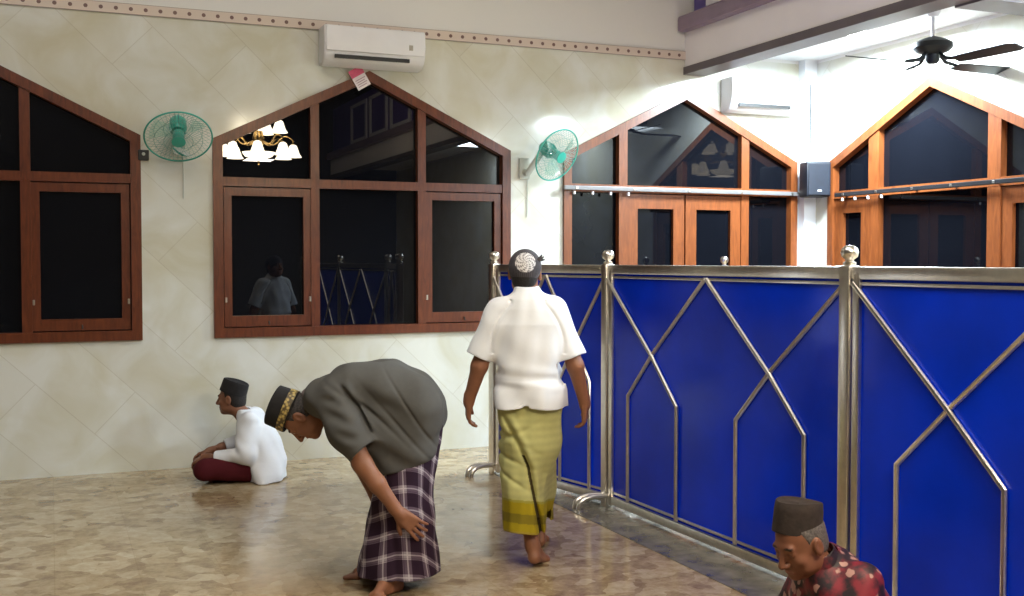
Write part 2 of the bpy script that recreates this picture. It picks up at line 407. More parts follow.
# ------------------------------------------------------------------ windows
def inset_pent(half, z0, eave, apex, w):
    s = (apex-eave)/half; L = math.hypot(1, s)
    h2 = half-w
    top = lambda x: apex-s*abs(x)-w*L
    return [(-h2, z0+w), (h2, z0+w), (h2, top(h2)), (0, top(0)), (-h2, top(h2))]
def make_window(n, loc, rz, half, z0, eave, apex, mull, leaf_mode, wd, label, mw=.07, stile=.06, tz=2.22):
    win = thing('window_%d' % n, loc, rz, kind='structure'); win['label'] = label
    fw = .075
    outer = pent(0, half, z0, eave, apex); inner = inset_pent(half, z0, eave, apex, fw)
    s = (apex-eave)/half; L = math.hypot(1, s)
    top = lambda x: apex-s*abs(x)-fw*L
    bm = NB(); ring(bm, outer, inner, -.025, .10); obj('outer_frame', bm, wd, win)
    for sg in (-1, 1):
        bm = NB(); x = sg*mull
        prism(bm, [(x-mw/2, z0+fw-.01), (x+mw/2, z0+fw-.01), (x+mw/2, top(x+mw/2)+.02), (x-mw/2, top(x-mw/2)+.02)], -.012, .085)
        obj('mullion', bm, wd, win)
    h2 = half-fw
    bm = NB(); box(bm, -h2-.005, h2+.005, -.015, .08, tz-.035, tz+.035); obj('transom', bm, wd, win)
    def pane(P, parent, nme='pane', y=.05):
        low = leaf_mode != 'casement' and max(z for _, z in P) < tz
        bm = NB(); bm.faces.new([bm.verts.new((x, y, z)) for x, z in P]); return obj(nme, bm, M_['glass_low' if low else 'glass_mid' if n == 4 else 'glass_up' if n == 3 else 'glass'], parent, recalc=False)
    zt = tz+.03
    m0, m1 = mull-mw/2+.01, mull+mw/2-.01
    pane([(-h2, zt), (-m1, zt), (-m1, top(m1)+.01), (-h2, top(h2)+.01)], win)
    pane([(-m0, zt), (m0, zt), (m0, top(m0)+.01), (0, top(0)+.01), (-m0, top(m0)+.01)], win)
    pane([(m1, zt), (h2, zt), (h2, top(h2)+.01), (m1, top(m1)+.01)], win)
    zl, zh = z0+fw, tz-.035
    def leaf(x0, x1, nme, st, rail_b, rail_t):
        bm = NB()
        g = .008
        ring(bm, [(x0+g, zl+g), (x1-g, zl+g), (x1-g, zh-g), (x0+g, zh-g)], [(x0+g+st, zl+g+rail_b), (x1-g-st, zl+g+rail_b), (x1-g-st, zh-g-rail_t), (x0+g+st, zh-g-rail_t)], .0, .06)
        lf = obj(nme, bm, wd, win)
        pane([(x0+st, zl+rail_b), (x1-st, zl+rail_b), (x1-st, zh-rail_t), (x0+st, zh-rail_t)], lf, y=.035)
        return lf
    if leaf_mode == 'casement':
        for x0, x1 in ((-h2, -m1), (m1, h2)):
            lf = leaf(x0, x1, 'casement', stile, .085, .065)
            bm = NB(); xc = (x0+x1)/2
            tube(bm, [(xc, .002, zl+.045), (xc, -.02, zl+.045), (xc, -.022, zl+.02)], .006, 8); obj('pull_handle', bm, M_['dark'], lf, True)
            for xx in (x0+.02, x1-.02):
                bm = NB(); box(bm, xx-.008, xx+.008, -.012, .002, zl+.2, zl+.24, .003); obj('latch', bm, M_['gold_edge'], lf)
        pane([(-m0, zl-.01), (m0, zl-.01), (m0, zh+.01), (-m0, zh+.01)], win)
    elif leaf_mode == 'double_door':
        for x0, x1 in ((-m0+.0, 0), (0, m0)):
            lf = leaf(x0, x1, 'door_leaf', .115, .35, .13)
            bm = NB(); xh = -.055 if x1 == 0 else .055
            box(bm, xh-.018, xh+.018, -.012, .002, .95, 1.15, .004); tube(bm, [(xh, -.008, 1.05), (xh, -.05, 1.05), (xh+(-.09 if xh < 0 else .09), -.05, 1.05)], .009, 8)
            obj('door_handle', bm, M_['chrome'], lf)
        for x0, x1 in ((-h2, -m1), (m1, h2)):
            pane([(x0, zl-.01), (x1, zl-.01), (x1, zh+.01), (x0, zh+.01)], win)
    else:   # side doors and a fixed middle pane
        for x0, x1 in ((-h2, -m1), (m1, h2)):
            lf = leaf(x0, x1, 'door_leaf', .11, .35, .13)
            bm = NB(); xh = x1-.05 if x0 < 0 else x0+.05
            box(bm, xh-.018, xh+.018, -.012, .002, .95, 1.15, .004); tube(bm, [(xh, -.008, 1.05), (xh, -.05, 1.05), (xh+(-.09 if xh < 0 else .09), -.05, 1.05)], .009, 8)
            obj('door_handle', bm, M_['chrome'], lf)
        pane([(-m0, zl-.01), (m0, zl-.01), (m0, zh+.01), (-m0, zh+.01)], win)
    return win
make_window(1, (W1[0], WB, 0), 0, *W1[1:], .45, 'casement', M_['wood'], 'dark wooden gabled window at the far left, cut by the picture edge')
make_window(2, (W2[0], WB, 0), 0, *W2[1:], .45, 'casement', M_['wood'], 'dark wooden gabled window reflecting a chandelier, under the air conditioner')
make_window(3, (W3[0], WB, 0), 0, *W3[1:], .655, 'double_door', M_['wood_lit'], 'wooden gabled window with a pair of glazed doors behind the blue partition', mw=.085, tz=2.25)
make_window(4, (WR, W4[0], 0), -PI/2, *W4[1:], .685, 'side_doors', M_['wood_lit'], 'orange wooden gabled window on the right wall behind the ceiling fan', mw=.13, tz=2.22)

# curtain rails over the transoms
def curtain_rail(loc, rz, half, z, m, label, nclip, r=.018):
    t = thing('curtain_rail', loc, rz, label, 'curtain rail')
    bm = NB(); box(bm, -half, half, -.075, -.05, z-.019, z+.019, .006); obj('rail', bm, m, t)
    for k in range(nclip):
        x = -half+.12+(2*half-.24)*k/(nclip-1)
        bm = NB(); box(bm, x-.012, x+.012, -.08, -.01, z-.012, z+.012, .003); obj('rail_bracket', bm, M_['gold_edge'], t)
    for k in range(4):
        bm = NB(); x = -half+.1+k*.17*half*2/2.4
        lathe(bm, [(.0, -.03), (.012, -.026), (.012, .0)], 10, Matrix.Translation((x, -.06, z-.03))); obj('rail_runner', bm, M_['white_plastic'], t, True)
    return t
curtain_rail((5.43, WB, 0), 0, 1.27, 2.245, M_['steel_rail'], 'grey curtain rail across the double door window', 5)
curtain_rail((WR, 7.10, 0), -PI/2, 1.22, 2.215, M_['dark_rail'], 'dark curtain rail across the right wall window', 6)

# ------------------------------------------------------------------ air conditioners
def air_conditioner(loc, w, h, d, label):
    t = thing('air_conditioner', loc, 0, label, 'air conditioner', 'wall air conditioners')
    bm = NB()
    P = [(0, 0), (-d*.55, 0), (-d*.86, h*.16), (-d*.95, h*.3), (-d, h*.55), (-d*.98, h*.97), (-d*.93, h), (0, h)]
    a = [bm.verts.new((-w/2, y, z)) for y, z in P]; b = [bm.verts.new((w/2, y, z)) for y, z in P]
    bm.faces.new(a); bm.faces.new(b[::-1])
    for i in range(len(P)): bm.faces.new((a[i], b[i], b[(i+1) % len(P)], a[(i+1) % len(P)]))
    bmesh.ops.bevel(bm, geom=bm.edges[:], offset=.008, segments=2, affect='EDGES')
    obj('housing', bm, M_['white_plastic'], t, True)
    bm = NB(); box(bm, -w*.485, w*.485, -d*1.0-.006, -d*.9, h*.32, h*.97, .012); obj('front_panel', bm, M_['white_plastic'], t, True)
    ang = math.atan2(d*.31, h*.16)
    bm = NB(); box(bm, -w*.4, w*.34, -.012, .004, h*.135, h*.235); bmesh.ops.translate(bm, verts=bm.verts[:], vec=(0, -d*.905, 0)); obj('air_outlet', bm, M_['dark'], t)
    bm = NB(); box(bm, -w*.4, w*.34, -d*.9, -d*.86, h*.12, h*.185, .004); obj('louver', bm, M_['white_plastic'], t)
    bm = NB(); box(bm, w*.33, w*.37, -d-.009, -d-.004, h*.46, h*.60, .002); obj('badge', bm, M_['gold_edge'], t)
    return t
air_conditioner((2.42, WB-.015, 3.16), .83, .30, .21, 'white split air conditioner over the apex of the chandelier-reflecting window')
air_conditioner((6.20, WB-.001, 2.99), .78, .31, .20, 'white split air conditioner above the double door window, in bright light')

# ------------------------------------------------------------------ wall fans
def wall_fan(wall_pt, centre, normal, R, label):
    """wall_pt on the back wall; disc centre; normal = direction the fan blows"""
    t = thing('wall_fan', wall_pt, 0, label, 'fan', 'teal wall fans')
    c = Vector(centre)-Vector(wall_pt); n = Vector(normal).normalized()
    rot = n.to_track_quat('Z', 'Y').to_matrix().to_4x4(); rot.translation = c
    bm = NB(); box(bm, -.05, .05, -.03, 0, -.09, .09, .012); obj('wall_plate', bm, M_['bracket'], t, True)
    bm = NB(); back = c-n*.17
    tube(bm, [(0, -.02, -.03), (0, -.09, -.045), tuple(Vector((0, -.13, -.03)).lerp(back, .5)), tuple(back)], [.03, .03, .026, .03], 12); obj('arm', bm, M_['bracket'], t, True)
    bm = NB(); lathe(bm, [(.0, -.20), (.045, -.195), (.062, -.17), (.066, -.09), (.05, -.06), (.0, -.055)], 24, rot); obj('motor_housing', bm, M_['teal'], t, True)
    bm = NB()
    for k in range(3):
        a0 = 2*PI*k/3+.4
        rows = []
        for i in range(9):
            rr = .035+(R*.86-.035)*i/8
            wid = .16+.62*math.sin(min(1, .25+i/8)*PI*.62)
            row = []
            for j in range(5):
                f = j/4-.5
                a = a0+f*wid+.35*i/8
                row.append(bm.verts.new((rr*math.cos(a), rr*math.sin(a), -.012+f*.055)))
            rows.append(row)
        for A, B in zip(rows, rows[1:]):
            for j in range(4): bm.faces.new((A[j], A[j+1], B[j+1], B[j]))
    bmesh.ops.transform(bm, matrix=rot, verts=bm.verts[:]); obj('blades', bm, M_['pane_teal'], t, True)
    bm = NB(); lathe(bm, [(.0, -.05), (.04, -.045), (.042, .005), (.03, .02), (0, .022)], 20, rot); obj('hub', bm, M_['teal'], t, True)
    for nme, s, dz in (('front_grille', 1, .055), ('rear_grille', -1, -.085)):
        bm = NB()
        nw = 44
        for k in range(nw):
            a = 2*PI*k/nw
            pts = []
            for i in range(6):
                f = i/5; rr = .045+(R-.045)*f
                pts.append((rr*math.cos(a), rr*math.sin(a), dz*(1-f**2.4)))
            tube(bm, pts, .0016, 4, False)
        for f in (.3, .65):
            rr = .045+(R-.045)*f
            tube(bm, [(rr*math.cos(2*PI*k/40), rr*math.sin(2*PI*k/40), dz*(1-f**2.4)) for k in range(40)], .0018, 4, closed=True)
        bmesh.ops.transform(bm, matrix=rot, verts=bm.verts[:]); obj(nme, bm, M_['pale_teal'], t)
    bm = NB(); tube(bm, [(R*math.cos(2*PI*k/64), R*math.sin(2*PI*k/64), 0) for k in range(64)], .0065, 8, closed=True)
    bmesh.ops.transform(bm, matrix=rot, verts=bm.verts[:]); obj('grille_rim', bm, M_['teal'], t, True)
    bm = NB(); lathe(bm, [(.0, .052), (.05, .05), (.05, .058), (.0, .062)], 24, rot); obj('centre_cap', bm, M_['teal'], t, True)
    bm = NB(); tube(bm, [(.03, -.012, -.09), (.032, -.008, -.25), (.03, -.008, -.42)], .004, 6); obj('cord', bm, M_['bracket'], t)
    return t
wall_fan((.92, WB, 2.50), (.89, WB-.27, 2.52), (-.05, -.66, -.75), .243, 'teal wall fan between the two dark wooden windows, face tilted to the floor')
wall_fan((3.80, WB, 2.40), (3.99, WB-.28, 2.50), (.30, -.78, -.42), .232, 'teal wall fan turned right, beside the double door window')
t = thing('fan_switch', (.66, WB, 2.40), 0, 'small black switch box on the wall under the left teal fan', 'switch')
bm = NB(); box(bm, -.04, .04, -.03, 0, -.04, .04, .006); obj('switch_box', bm, M_['dark'], t)
bm = NB(); lathe(bm, [(.013, 0), (.012, .012), (0, .013)], 14, Matrix.Translation((0, -.03, .008)) @ Matrix.Rotation(PI/2, 4, 'X')); obj('dial', bm, M_['bracket'], t, True)

# ------------------------------------------------------------------ paper tag hung at the apex of window 2
t = thing('paper_tag', (2.335, WB-.029, 3.085), 0, 'small pink and white paper tag hung at the apex of the wooden window', 'paper tag')
RY = Matrix.Rotation(math.radians(-31), 4, 'Y')
bm = NB(); box(bm, -.06, .06, -.002, .002, -.085, .085, 0, RY); obj('sheet', bm, M_['paper'], t)
bm = NB(); box(bm, -.06, .06, -.004, -.002, .02, .085, 0, RY); obj('printed_header', bm, M_['pink'], t)
bm = NB()
for k in range(4): box(bm, -.045, .045-.012*(k % 2), -.0035, -.002, -.012-k*.018, -.006-k*.018, 0, RY)
obj('printed_lines', bm, M_['ink'], t)

# ------------------------------------------------------------------ loudspeaker in the corner
t = thing('loudspeaker', (6.70, WB-.26, 2.37), math.radians(-16), 'small navy black loudspeaker hung in the corner between the windows', 'loudspeaker')
bm = NB(); box(bm, -.118, .118, -.10, .10, -.165, .165, .018); obj('cabinet', bm, M_['navy'], t, True)
bm = NB(); box(bm, -.105, .105, -.112, -.098, -.15, .15, .006); obj('grille', bm, M_['navy'], t)
bm = NB(); box(bm, -.02, .02, -.116, -.111, -.115, -.103); obj('badge', bm, M_['white_plastic'], t)
bm = NB(); tube(bm, [(0, .09, 0), (.02, .17, 0)], .02, 10); obj('wall_bracket', bm, M_['dark'], t)
bm = NB(); tube(bm, [(-.01, .06, .16), (-.01, .10, .22), (0, .12, .40), (0, .12, .92)], .006, 6); obj('cable', bm, M_['dark'], t)

# ------------------------------------------------------------------ ceiling fan
t = thing('ceiling_fan', (6.12, 6.42, 3.53), -YAW, 'black four bladed ceiling fan under the bright aisle ceiling', 'ceiling fan')
bm = NB(); lathe(bm, [(.0, 0), (.062, 0), (.06, -.05), (.035, -.10), (0, -.105)], 24); obj('canopy', bm, M_['white_plastic'], t, True)
bm = NB(); tube(bm, [(0, 0, -.09), (0, 0, -.26)], .013, 12); obj('rod', bm, M_['white_plastic'], t, True)
bm = NB(); lathe(bm, [(0, -.245), (.03, -.25), (.10, -.275), (.142, -.30), (.145, -.335), (.115, -.365), (.05, -.385), (0, -.385)], 32); obj('motor_housing', bm, M_['fanblack'], t, True)
bm = NB(); lathe(bm, [(.052, -.38), (.05, -.43), (.035, -.45), (0, -.452)], 24); obj('switch_cup', bm, M_['fanblack'], t, True)
for k in range(4):
    a = math.radians(-66+90*k)
    Rm = Matrix.Rotation(a, 4, 'Z')
    bm = NB(); tube(bm, [(.07, 0, -.38), (.13, 0, -.43), (.26, 0, -.45)], [.012, .016, .012], 8)
    bmesh.ops.transform(bm, matrix=Rm, verts=bm.verts[:]); obj('blade_arm', bm, M_['fanblack'], t, True)
    bm = NB()
    P = [(.22, -.045), (.30, -.062), (.74, -.072), (.79, -.045), (.79, .045), (.74, .072), (.30, .062), (.22, .045)]
    A = [bm.verts.new((x, y, .004)) for x, y in P]; B = [bm.verts.new((x, y, -.004)) for x, y in P]
    bm.faces.new(A); bm.faces.new(B[::-1])
    for i in range(8): bm.faces.new((A[i], B[i], B[(i+1) % 8], A[(i+1) % 8]))
    bmesh.ops.transform(bm, matrix=Rm @ Matrix.Translation((0, 0, -.455)) @ Matrix.Rotation(math.radians(-13), 4, 'X'), verts=bm.verts[:])
    obj('blade', bm, M_['fanblack'], t)
# flush round lamps on the aisle ceiling
for i, (x, y, lb) in enumerate([(6.15, 7.35, 'flush round white lamp on the aisle ceiling near the back wall'), (6.15, 4.15, 'flush round white lamp on the aisle ceiling before the cross beam'), (6.15, 1.2, 'flush round white lamp at the near end of the aisle ceiling')]):
    l = thing('ceiling_lamp', (x, y, 3.53), 0, lb, 'lamp', 'flush aisle lamps')
    bm = NB(); lathe(bm, [(.13, 0), (.13, -.02), (.12, -.025), (0, -.025)], 32); obj('lamp_base', bm, M_['white_plastic'], l, True)
    bm = NB(); lathe(bm, [(.115, -.025), (.11, -.045), (.06, -.058), (0, -.06)], 32); obj('diffuser', bm, M_['lamp'], l, True)

# ------------------------------------------------------------------ chandelier (seen mirrored in the window)
t = thing('chandelier', (2.85, 1.25, 6.6), 0, 'brass chandelier with lit bell glass shades, mirrored in the dark window', 'chandelier')
bm = NB(); tube(bm, [(0, 0, 0), (0, 0, -2.7)], .012, 8); obj('hanging_rod', bm, M_['brass'], t)
bm = NB(); lathe(bm, [(.0, -2.68), (.03, -2.7), (.05, -2.8), (.03, -2.9), (.045, -3.05), (.09, -3.2), (.05, -3.34), (0, -3.42)], 20); obj('column', bm, M_['brass'], t, True)
def bell(x, y, z):
    bm = NB(); lathe(bm, [(.025, 0), (.055, -.02), (.075, -.08), (.095, -.14), (.125, -.185), (.105, -.18), (0, -.12)], 18, Matrix.Translation((x, y, z))); return bm
for ncount, R, za, zb in ((8, .50, -3.22, -3.28), (5, .30, -2.86, -2.92)):
    for k in range(ncount):
        a = 2*PI*k/ncount+.2; cx, sy = math.cos(a), math.sin(a)
        bm = NB()
        pts = []
        for i in range(11):
            f = i/10; r = .04+(R-.04)*f
            pts.append((r*cx, r*sy, za-.07*math.sin(f*PI*1.0)+.11*math.sin(max(0, f-.45)/.55*PI)))
        pts.append((R*cx, R*sy, zb+.01))
        tube(bm, pts, .009, 8); arm = obj('arm', bm, M_['brass'], t, True)
        obj('glass_shade', bell(R*cx, R*sy, zb), M_['shade'], arm, True)
bm = NB(); lathe(bm, [(0, -3.50), (.12, -3.49), (.2, -3.46), (.24, -3.40), (.2, -3.40), (0, -3.42)], 28); obj('bowl_shade', bm, M_['shade'], t, True)
bm = NB(); lathe(bm, [(0, -3.60), (.014, -3.585), (.01, -3.56), (.02, -3.53), (0, -3.525)], 12); obj('finial', bm, M_['brass'], t, True)

# ------------------------------------------------------------------ partition
def finial(bm, x, z, s=1.0):
    lathe(bm, [(.026*s, z-.01), (.03*s, z), (.03*s, z+.008), (.018*s, z+.014), (.02*s, z+.022), (.036*s, z+.034), (.041*s, z+.054), (.036*s, z+.072), (.022*s, z+.084), (0, z+.087)], 20, Matrix.Translation((x, 0, 0)))
def partition(p0, p1, zx, zs, label, ends=(1, 0), units=2, start=.0, post_r=.027):
    """p0 far end, p1 near end on the floor"""
    p0 = Vector((*p0, 0)); p1 = Vector((*p1, 0)); d = p1-p0; Ln = d.length
    t = thing('partition_panel', p0, math.atan2(d.y, d.x), label, 'partition', 'blue partition panels')
    H = 1.575
    # local: x along the panel from far to near, y = away from the hall side (+y is local left)
    bm = NB(); box(bm, .03, Ln-.03, -.006, .006, .085, H-.045); obj('blue_panel', bm, M_['blue'], t)
    bm = NB(); box(bm, 0.02, Ln-.02, -.022, .022, H-.058, H, .008); box(bm, 0.03, Ln-.03, -.016, .016, H-.085, H-.07, .004); obj('top_rail', bm, M_['chrome'], t, True)
    bm = NB(); box(bm, 0.02, Ln-.02, -.022, .022, .03, .085, .008); box(bm, .03, Ln-.03, -.014, .014, .10, .115, .003); obj('bottom_rail', bm, M_['chrome'], t, True)
    for i, x in enumerate((0.0, Ln)):
        bm = NB(); box(bm, x-.034, x+.034, -.034, .034, .0, H+.005, .009)
        if ends[i] == 0:
            bm.free(); continue
        if i == 0:
            b2 = NB(); box(b2, x+.046, x+.092, -.024, .024, .02, H-.03, .008); obj('frame_stile', b2, M_['chrome'], t, True)
        ps = obj('post', bm, M_['chrome'], t, True)
        if ends[i]:
            bm = NB(); finial(bm, x, H+.01); obj('finial', bm, M_['chrome'], ps, True)
            # pair of bent tube feet reaching out on both sides
            for dx in (-.028, .028):
                for sy in (-1, 1):
                    bm = NB()
                    tube(bm, [(x+dx, sy*.02, .075), (x+dx, sy*.12, .078), (x+dx, sy*.18, .068), (x+dx, sy*.215, .045), (x+dx, sy*.225, .012), (x+dx, sy*.225, .0)], .017, 12)
                    obj('foot', bm, M_['chrome'], t, True)
    U = Ln/units
    for u in range(units):
        a, b = u*U, (u+1)*U
        if u == 0: a += start
        cx = (a+b)/2; w = U*.25
        zt = H-.075
        for s in (-1, 1):
            top = cx-s*(U/2-.012) if True else 0
            bm = NB(); yb = .014*1
            # bar runs from the top corner through the crossing and then straight down
            for sy in (1, -1):
                pts = [(top, sy*(.016+.004*s), zt), (cx, sy*(.016+.004*s), zx), (cx+s*w, sy*(.016+.004*s), zs), (cx+s*w, sy*(.016+.004*s), .09)]
                tube(bm, pts, .0125, 8)
            obj('arch_bar', bm, M_['chrome'], t, True)
    return t
PA = (3.06, 7.62); PB = (3.331, 6.319); PC = (3.376, 4.04); PD = (3.40, 1.70)
partition(PA, PB, 1.05, .80, 'blue partition panel farthest back, behind the walking man', (1, 0))
partition(PB, PC, 1.035, .757, 'blue partition panel in the middle, with two chrome arches in full view', (1, 0))
partition(PC, PD, .995, .72, 'blue partition panel at the right picture edge, nearest the camera', (1, 1), start=.07)
t = thing('barrier_post', (5.43, 8.13, 0), 0, 'chrome post behind the blue partition, only its ball finial showing', 'post')
bm = NB(); lathe(bm, [(.16, 0), (.16, .012), (.03, .03), (0, .03)], 28); obj('base_plate', bm, M_['chrome'], t, True)
bm = NB(); tube(bm, [(0, 0, .02), (0, 0, 1.555)], .02, 14); obj('post', bm, M_['chrome'], t, True)
bm = NB(); finial(bm, 0, 1.555, .85); obj('finial', bm, M_['chrome'], t, True)

# ------------------------------------------------------------------ signed-distance bodies -> one continuous surface each
V3 = lambda *a: np.array(a, dtype=np.float64)
def unit(v): v = np.asarray(v, float); return v/np.linalg.norm(v)
class Field:
    def __init__(s, lo, hi, h):
        s.lo = np.array(lo, float); s.h = h
        s.n = np.ceil((np.array(hi)-s.lo)/h).astype(int)+1
        s.d = np.full(s.n, 1.0, np.float32)
    def sub(s, lo, hi):
        a = np.maximum(np.floor((np.asarray(lo)-s.lo)/s.h).astype(int), 0)
        b = np.minimum(np.ceil((np.asarray(hi)-s.lo)/s.h).astype(int)+1, s.n)
        if np.any(b <= a): return None
        sl = tuple(slice(x, y) for x, y in zip(a, b))
        g = [(s.lo[i]+s.h*np.arange(a[i], b[i])) for i in range(3)]
        return sl, g[0][:, None, None], g[1][None, :, None], g[2][None, None, :]
    def put(s, prim, k=.02, op='add'):
        lo, hi, f = prim
        pad = k+3*s.h
        r = s.sub(np.asarray(lo)-pad, np.asarray(hi)+pad)
        if r is None: return
        sl, X, Y, Z = r
        d = np.broadcast_to(f(X, Y, Z), tuple(q.stop-q.start for q in sl)).astype(np.float32)
        a = s.d[sl]
        if op == 'add':
            hh = np.clip(.5+.5*(a-d)/max(k, 1e-5), 0, 1)
            s.d[sl] = a*(1-hh)+d*hh-k*hh*(1-hh)
        else:       # carve
            d = -d
            hh = np.clip(.5-.5*(a-d)/max(k, 1e-5), 0, 1)
            s.d[sl] = a*(1-hh)+d*hh+k*hh*(1-hh)
    def everywhere(s, f):
        g = [(s.lo[i]+s.h*np.arange(s.n[i])) for i in range(3)]
        s.d = f(s.d, g[0][:, None, None], g[1][None, :, None], g[2][None, None, :]).astype(np.float32)
    def mesh(s):
        """naive surface nets"""
        d = s.d; n = d.shape
        ins = d < 0
        c = np.zeros(tuple(x-1 for x in n), np.int8)
        for i in (0, 1):
            for j in (0, 1):
                for k in (0, 1):
                    c += ins[i:n[0]-1+i, j:n[1]-1+j, k:n[2]-1+k]
        act = (c > 0) & (c < 8)
        idx = -np.ones(act.shape, np.int64); cells = np.argwhere(act); idx[act] = np.arange(len(cells))
        P = np.zeros((len(cells), 3)); W = np.zeros(len(cells))
        for ax in range(3):
            oth = [q for q in range(3) if q != ax]
            for u in (0, 1):
                for v in (0, 1):
                    o0 = np.zeros(3, int); o0[oth[0]] = u; o0[oth[1]] = v
                    o1 = o0.copy(); o1[ax] = 1
                    A = d[tuple((cells+o0).T)]; B = d[tuple((cells+o1).T)]
                    m = (A < 0) != (B < 0)
                    t = np.where(m, A/np.where(m, A-B, 1), 0)
                    q = np.repeat(o0[None].astype(float), len(cells), 0); q[:, ax] = t
                    P[m] += q[m]; W[m] += 1
        verts = s.lo+s.h*(cells+P/W[:, None])
        quads = []
        for ax in range(3):
            o = [q for q in range(3) if q != ax]
            e = np.argwhere(ins.take(range(n[ax]-1), ax) != ins.take(range(1, n[ax]), ax))
            ok = (e[:, o[0]] > 0) & (e[:, o[1]] > 0) & (e[:, o[0]] < n[o[0]]-1) & (e[:, o[1]] < n[o[1]]-1)
            e = e[ok]
            fl = ins[tuple(e.T)]
            q = []
            for u, v in ((0, 0), (1, 0), (1, 1), (0, 1)):
                c2 = e.copy(); c2[:, o[0]] -= u; c2[:, o[1]] -= v
                q.append(idx[tuple(c2.T)])
            q = np.stack(q, 1)
            if ax == 1: fl = ~fl
            q[fl] = q[fl][:, ::-1]
            quads.append(q)
        return verts, np.concatenate(quads)

def cone(a, b, r1, r2=None):
    a = np.asarray(a, float); b = np.asarray(b, float); r2 = r1 if r2 is None else r2
    ba = b-a; L2 = max(ba @ ba, 1e-9); R = max(r1, r2)
    def f(X, Y, Z):
        px, py, pz = X-a[0], Y-a[1], Z-a[2]
        t = np.clip((px*ba[0]+py*ba[1]+pz*ba[2])/L2, 0, 1)
        return np.sqrt((px-t*ba[0])**2+(py-t*ba[1])**2+(pz-t*ba[2])**2)-(r1+(r2-r1)*t)
    return np.minimum(a, b)-R, np.maximum(a, b)+R, f
def ell(c, r, R=np.eye(3)):
    """R columns are the ellipsoid's own axes"""
    c = np.asarray(c, float); r = np.asarray(r, float); m = r.max()
    def f(X, Y, Z):
        p = [X-c[0], Y-c[1], Z-c[2]]
        q = [p[0]*R[0, i]+p[1]*R[1, i]+p[2]*R[2, i] for i in range(3)]
        k0 = np.sqrt(sum((q[i]/r[i])**2 for i in range(3)))
        k1 = np.sqrt(sum((q[i]/r[i]**2)**2 for i in range(3)))
        return k0*(k0-1)/np.maximum(k1, 1e-6)
    return c-m, c+m, f
def loft(keys, fold=None):
    """keys: (z, cx, cy, rx, ry); elliptical section, optional fold(theta, z) multiplies the radius"""
    K = np.array(keys, float); K = K[np.argsort(K[:, 0])]
    rm = max(K[:, 3].max(), K[:, 4].max())
    lo = V3(K[:, 1].min()-rm, K[:, 2].min()-rm, K[0, 0]); hi = V3(K[:, 1].max()+rm, K[:, 2].max()+rm, K[-1, 0])
    def f(X, Y, Z):
        z = np.clip(Z, K[0, 0], K[-1, 0])
        cx, cy, rx, ry = [np.interp(z, K[:, 0], K[:, i]) for i in (1, 2, 3, 4)]
        dx, dy = X-cx, Y-cy
        q = np.sqrt((dx/rx)**2+(dy/ry)**2)
        if fold is not None: q = q/fold(np.arctan2(dy, dx), Z)
        d = (q-1)*np.minimum(rx, ry)
        return np.maximum(d, np.maximum(K[0, 0]-Z, Z-K[-1, 0]))
    return lo, hi, f
def half(p, n):
    """everything on the +n side of the plane through p"""
    p = np.asarray(p, float); n = unit(n)
    return V3(-9, -9, -9), V3(9, 9, 9), lambda X, Y, Z: -((X-p[0])*n[0]+(Y-p[1])*n[1]+(Z-p[2])*n[2])
def halfcyl(p, n, r, depth):
    """a short slab of radius r beyond the plane: trims a sleeve end"""
    p = np.asarray(p, float); n = unit(n)
    def f(X, Y, Z):
        dx, dy, dz = X-p[0], Y-p[1], Z-p[2]
        t = dx*n[0]+dy*n[1]+dz*n[2]
        rr = np.sqrt(np.maximum(dx*dx+dy*dy+dz*dz-t*t, 0))
        return np.maximum(np.maximum(-t, t-depth), rr-r)
    m = r+depth
    return p-m, p+m, f

def add_mesh(name, V, Q, m, parent=None, col=None, uv=None):
    me = bpy.data.meshes.new(name)
    me.vertices.add(len(V)); me.vertices.foreach_set('co', V.astype(np.float32).ravel())
    me.loops.add(Q.size); me.loops.foreach_set('vertex_index', Q.astype(np.int32).ravel())
    me.polygons.add(len(Q)); me.polygons.foreach_set('loop_start', np.arange(0, Q.size, 4, dtype=np.int32))
    me.polygons.foreach_set('loop_total', np.full(len(Q), 4, np.int32))
    me.update(calc_edges=True); me.validate()
    me.polygons.foreach_set('use_smooth', np.ones(len(me.polygons), bool))
    if col is not None:
        a = me.attributes.new('Col', 'FLOAT_COLOR', 'POINT')
        c4 = np.ones((len(V), 4), np.float32); c4[:, :3] = col
        a.data.foreach_set('color', c4.ravel())
    if uv is not None:
        a = me.attributes.new('cloth_uv', 'FLOAT_VECTOR', 'POINT'); a.data.foreach_set('vector', uv.astype(np.float32).ravel())
    me.materials.append(m)
    o = bpy.data.objects.new(name, me); C.objects.link(o)
    if parent: o.parent = parent
    return o
def relax(V, Q, it=2, lam=.5):
    for _ in range(it):
        S = np.zeros_like(V); cnt = np.zeros(len(V))
        for k in range(4):
            a, b = Q[:, k], Q[:, (k+1) % 4]
            np.add.at(S, a, V[b]); np.add.at(cnt, a, 1); np.add.at(S, b, V[a]); np.add.at(cnt, b, 1)
        V = V+lam*(S/np.maximum(cnt, 1)[:, None]-V)
    return V

